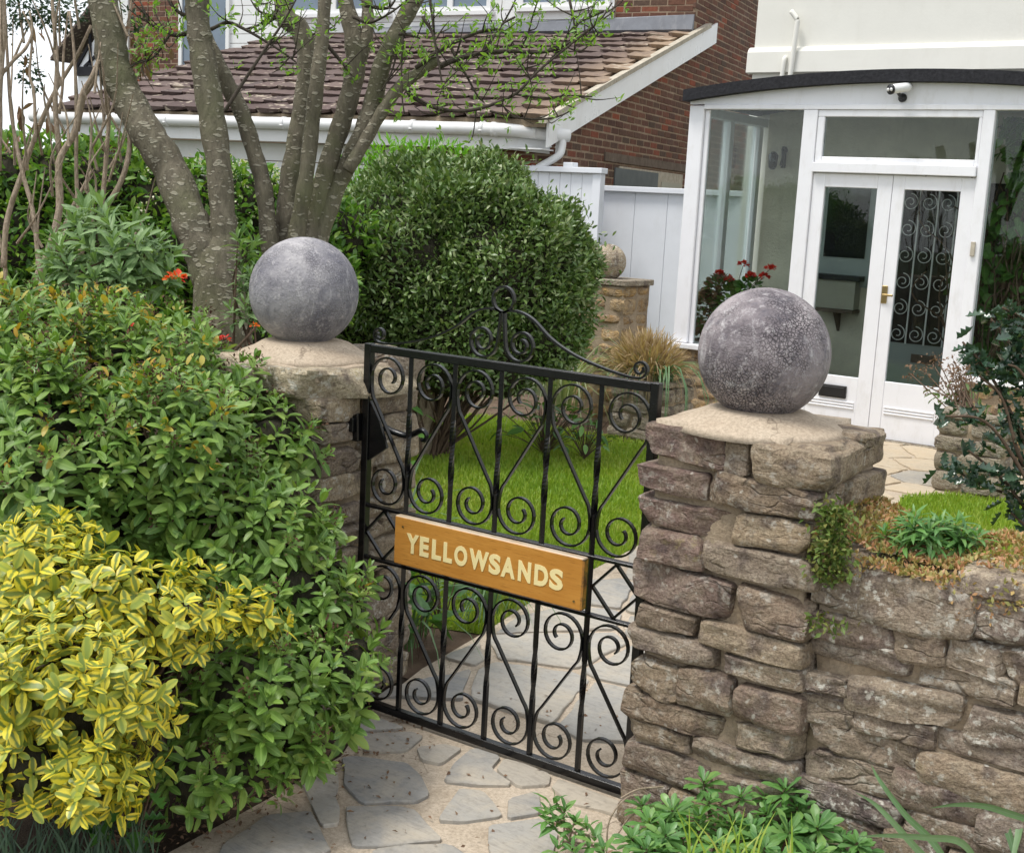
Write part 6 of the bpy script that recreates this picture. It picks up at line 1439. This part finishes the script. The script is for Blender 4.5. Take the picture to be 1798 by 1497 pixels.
# long strap leaves crossing the wall foot
def blade_px(root, px, D, wid, mat='strap', name='strap_leaf'):
    P = catmull([PD(x, y, D_) for (x, y), D_ in zip(px, D)], 6); n = len(P); T = np.gradient(P, axis=0); T /= np.linalg.norm(T, axis=1)[:, None]
    vd = O_ - P; S = np.cross(T, vd); S /= np.linalg.norm(S, axis=1)[:, None]; S = S + .5 * vd / np.linalg.norm(vd, axis=1)[:, None]; S /= np.linalg.norm(S, axis=1)[:, None]
    t = np.linspace(0, 1, n); ww = wid * (1 - t ** 2.5) * (.55 + .45 * np.minimum(1, t * 4)) + .0005; V, A, F = [], [], []
    for i in range(n): V += [P[i] - S[i] * ww[i] / 2, P[i] - vd[i] / np.linalg.norm(vd[i]) * ww[i] * .12, P[i] + S[i] * ww[i] / 2]; A += [(-1, t[i]), (0, t[i]), (1, t[i])]
    for k in range(n - 1):
        for j in range(2): F += [(k * 3 + j, k * 3 + j + 1, k * 3 + j + 4), (k * 3 + j, k * 3 + j + 4, k * 3 + j + 3)]
    return link(name, tri_mesh(name, np.array(V) - wloc(root), np.array(F), np.c_[np.array(A), np.full(len(A), r.random())]), MT[mat], root)
sb_ = empty('strap_leaf_plant', np.array([-.72, 2.35, 0]), label='long grey green strap leaves crossing the foot of the stone wall at the lower right', cat='plant')
for px, D in [([(1690, 1560), (1640, 1480), (1590, 1430), (1545, 1370), (1530, 1342)], (2.7, 2.75, 2.8, 2.85, 2.9)), ([(1690, 1560), (1620, 1500), (1570, 1445), (1535, 1410), (1502, 1390)], (2.7, 2.74, 2.78, 2.82, 2.85)), ([(1730, 1540), (1690, 1480), (1630, 1470), (1560, 1466), (1505, 1468)], (2.65, 2.66, 2.7, 2.72, 2.74)),
              ([(1800, 1560), (1770, 1460), (1745, 1390), (1715, 1330), (1692, 1276)], (2.7, 2.75, 2.8, 2.84, 2.88)), ([(1830, 1445), (1780, 1430), (1730, 1415), (1680, 1412), (1632, 1418)], (2.72, 2.74, 2.76, 2.78, 2.8)), ([(1830, 1420), (1790, 1395), (1770, 1375), (1757, 1360)], (2.76, 2.78, 2.8, 2.82)), ([(1780, 1500), (1790, 1440), (1770, 1400), (1750, 1380)], (2.7, 2.75, 2.77, 2.8))]: blade_px(sb_, px, D, .017)
m = MB(); m.tube([(-.72, 2.35, 0), tuple(PD(1760, 1560, 2.7))], .012, 6); m.build('stalk', MT['moss'], sb_)
gt_ = empty('grass_tuft', GZ(1290, 1600), label='thin grass blades growing up through the rosette clump', cat='grass tuft')
for k in range(26):
    x = r.uniform(1200, 1400); h = r.uniform(50, 130); ln = r.normal(0, 45); blade_px(gt_, [(x, 1540), (x + ln * .3, 1540 - h * .55), (x + ln, 1540 - h)], (2.75, 2.76, 2.78), .005, 'blade', 'grass_blade')
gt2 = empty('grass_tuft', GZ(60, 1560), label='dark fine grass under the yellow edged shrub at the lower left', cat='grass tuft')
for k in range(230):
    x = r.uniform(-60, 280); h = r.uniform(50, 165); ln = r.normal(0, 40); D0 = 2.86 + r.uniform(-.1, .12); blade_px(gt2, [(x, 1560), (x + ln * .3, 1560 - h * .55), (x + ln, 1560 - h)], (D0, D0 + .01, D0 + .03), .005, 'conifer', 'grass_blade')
wd2 = broad_plant('weed', 'small toothed weed in front of the green shrub beside the yellow edged one', PD(230, 1500, 2.95) * np.array([1, 1, 0]), 16, (.05, .09), 'broad', HOLLY, 8, .26, .14)
# litter on the soil strip by the path
n = 900; q = r.random(n); P = np.c_[-2.27 - .12 * q + r.normal(0, .05, n), 1.75 + 1.2 * r.random(n), np.full(n, .004)]
n2 = 260; Pb = np.c_[r.uniform(-2.3, -1.1, n2), r.uniform(1.9, 3.6, n2), np.full(n2, .011)]; P = np.vstack([P, Pb]); n += n2
tag(leaves('leaf_litter', MT['dry_brown'], None, SMALL, P, np.c_[r.normal(0, 1, (n, 2)), r.normal(0, .15, n)], (.008, .022), .6), 'brown leaf litter along the path edge under the green shrub', 'leaf litter', kind='stuff')

# ------------------------------------------------------------------ groups of like things
GROUPS = {'gate_pillar': 'gate pillars', 'stone_ball': 'stone balls on pillars', 'garden_wall': 'front garden walls', 'fence_panel': 'white fence panels', 'stone_planter': 'stone planters', 'wallflower': 'wallflowers', 'wallflower_bloom': 'wallflower blooms among the shrub',
          'arum_plant': 'broad leaved plants inside the gate', 'leafy_clump': 'leafy clumps at the lawn edge', 'grassy_clump': 'grassy clumps inside the gate', 'dead_stalk': 'dead stalks on the wall top', 'grass_tuft': 'grass tufts in the foreground'}
for o in COL.objects:
    if o.parent is None and 'category' in o and o.name.split('.')[0] in GROUPS: o['group'] = GROUPS[o.name.split('.')[0]]
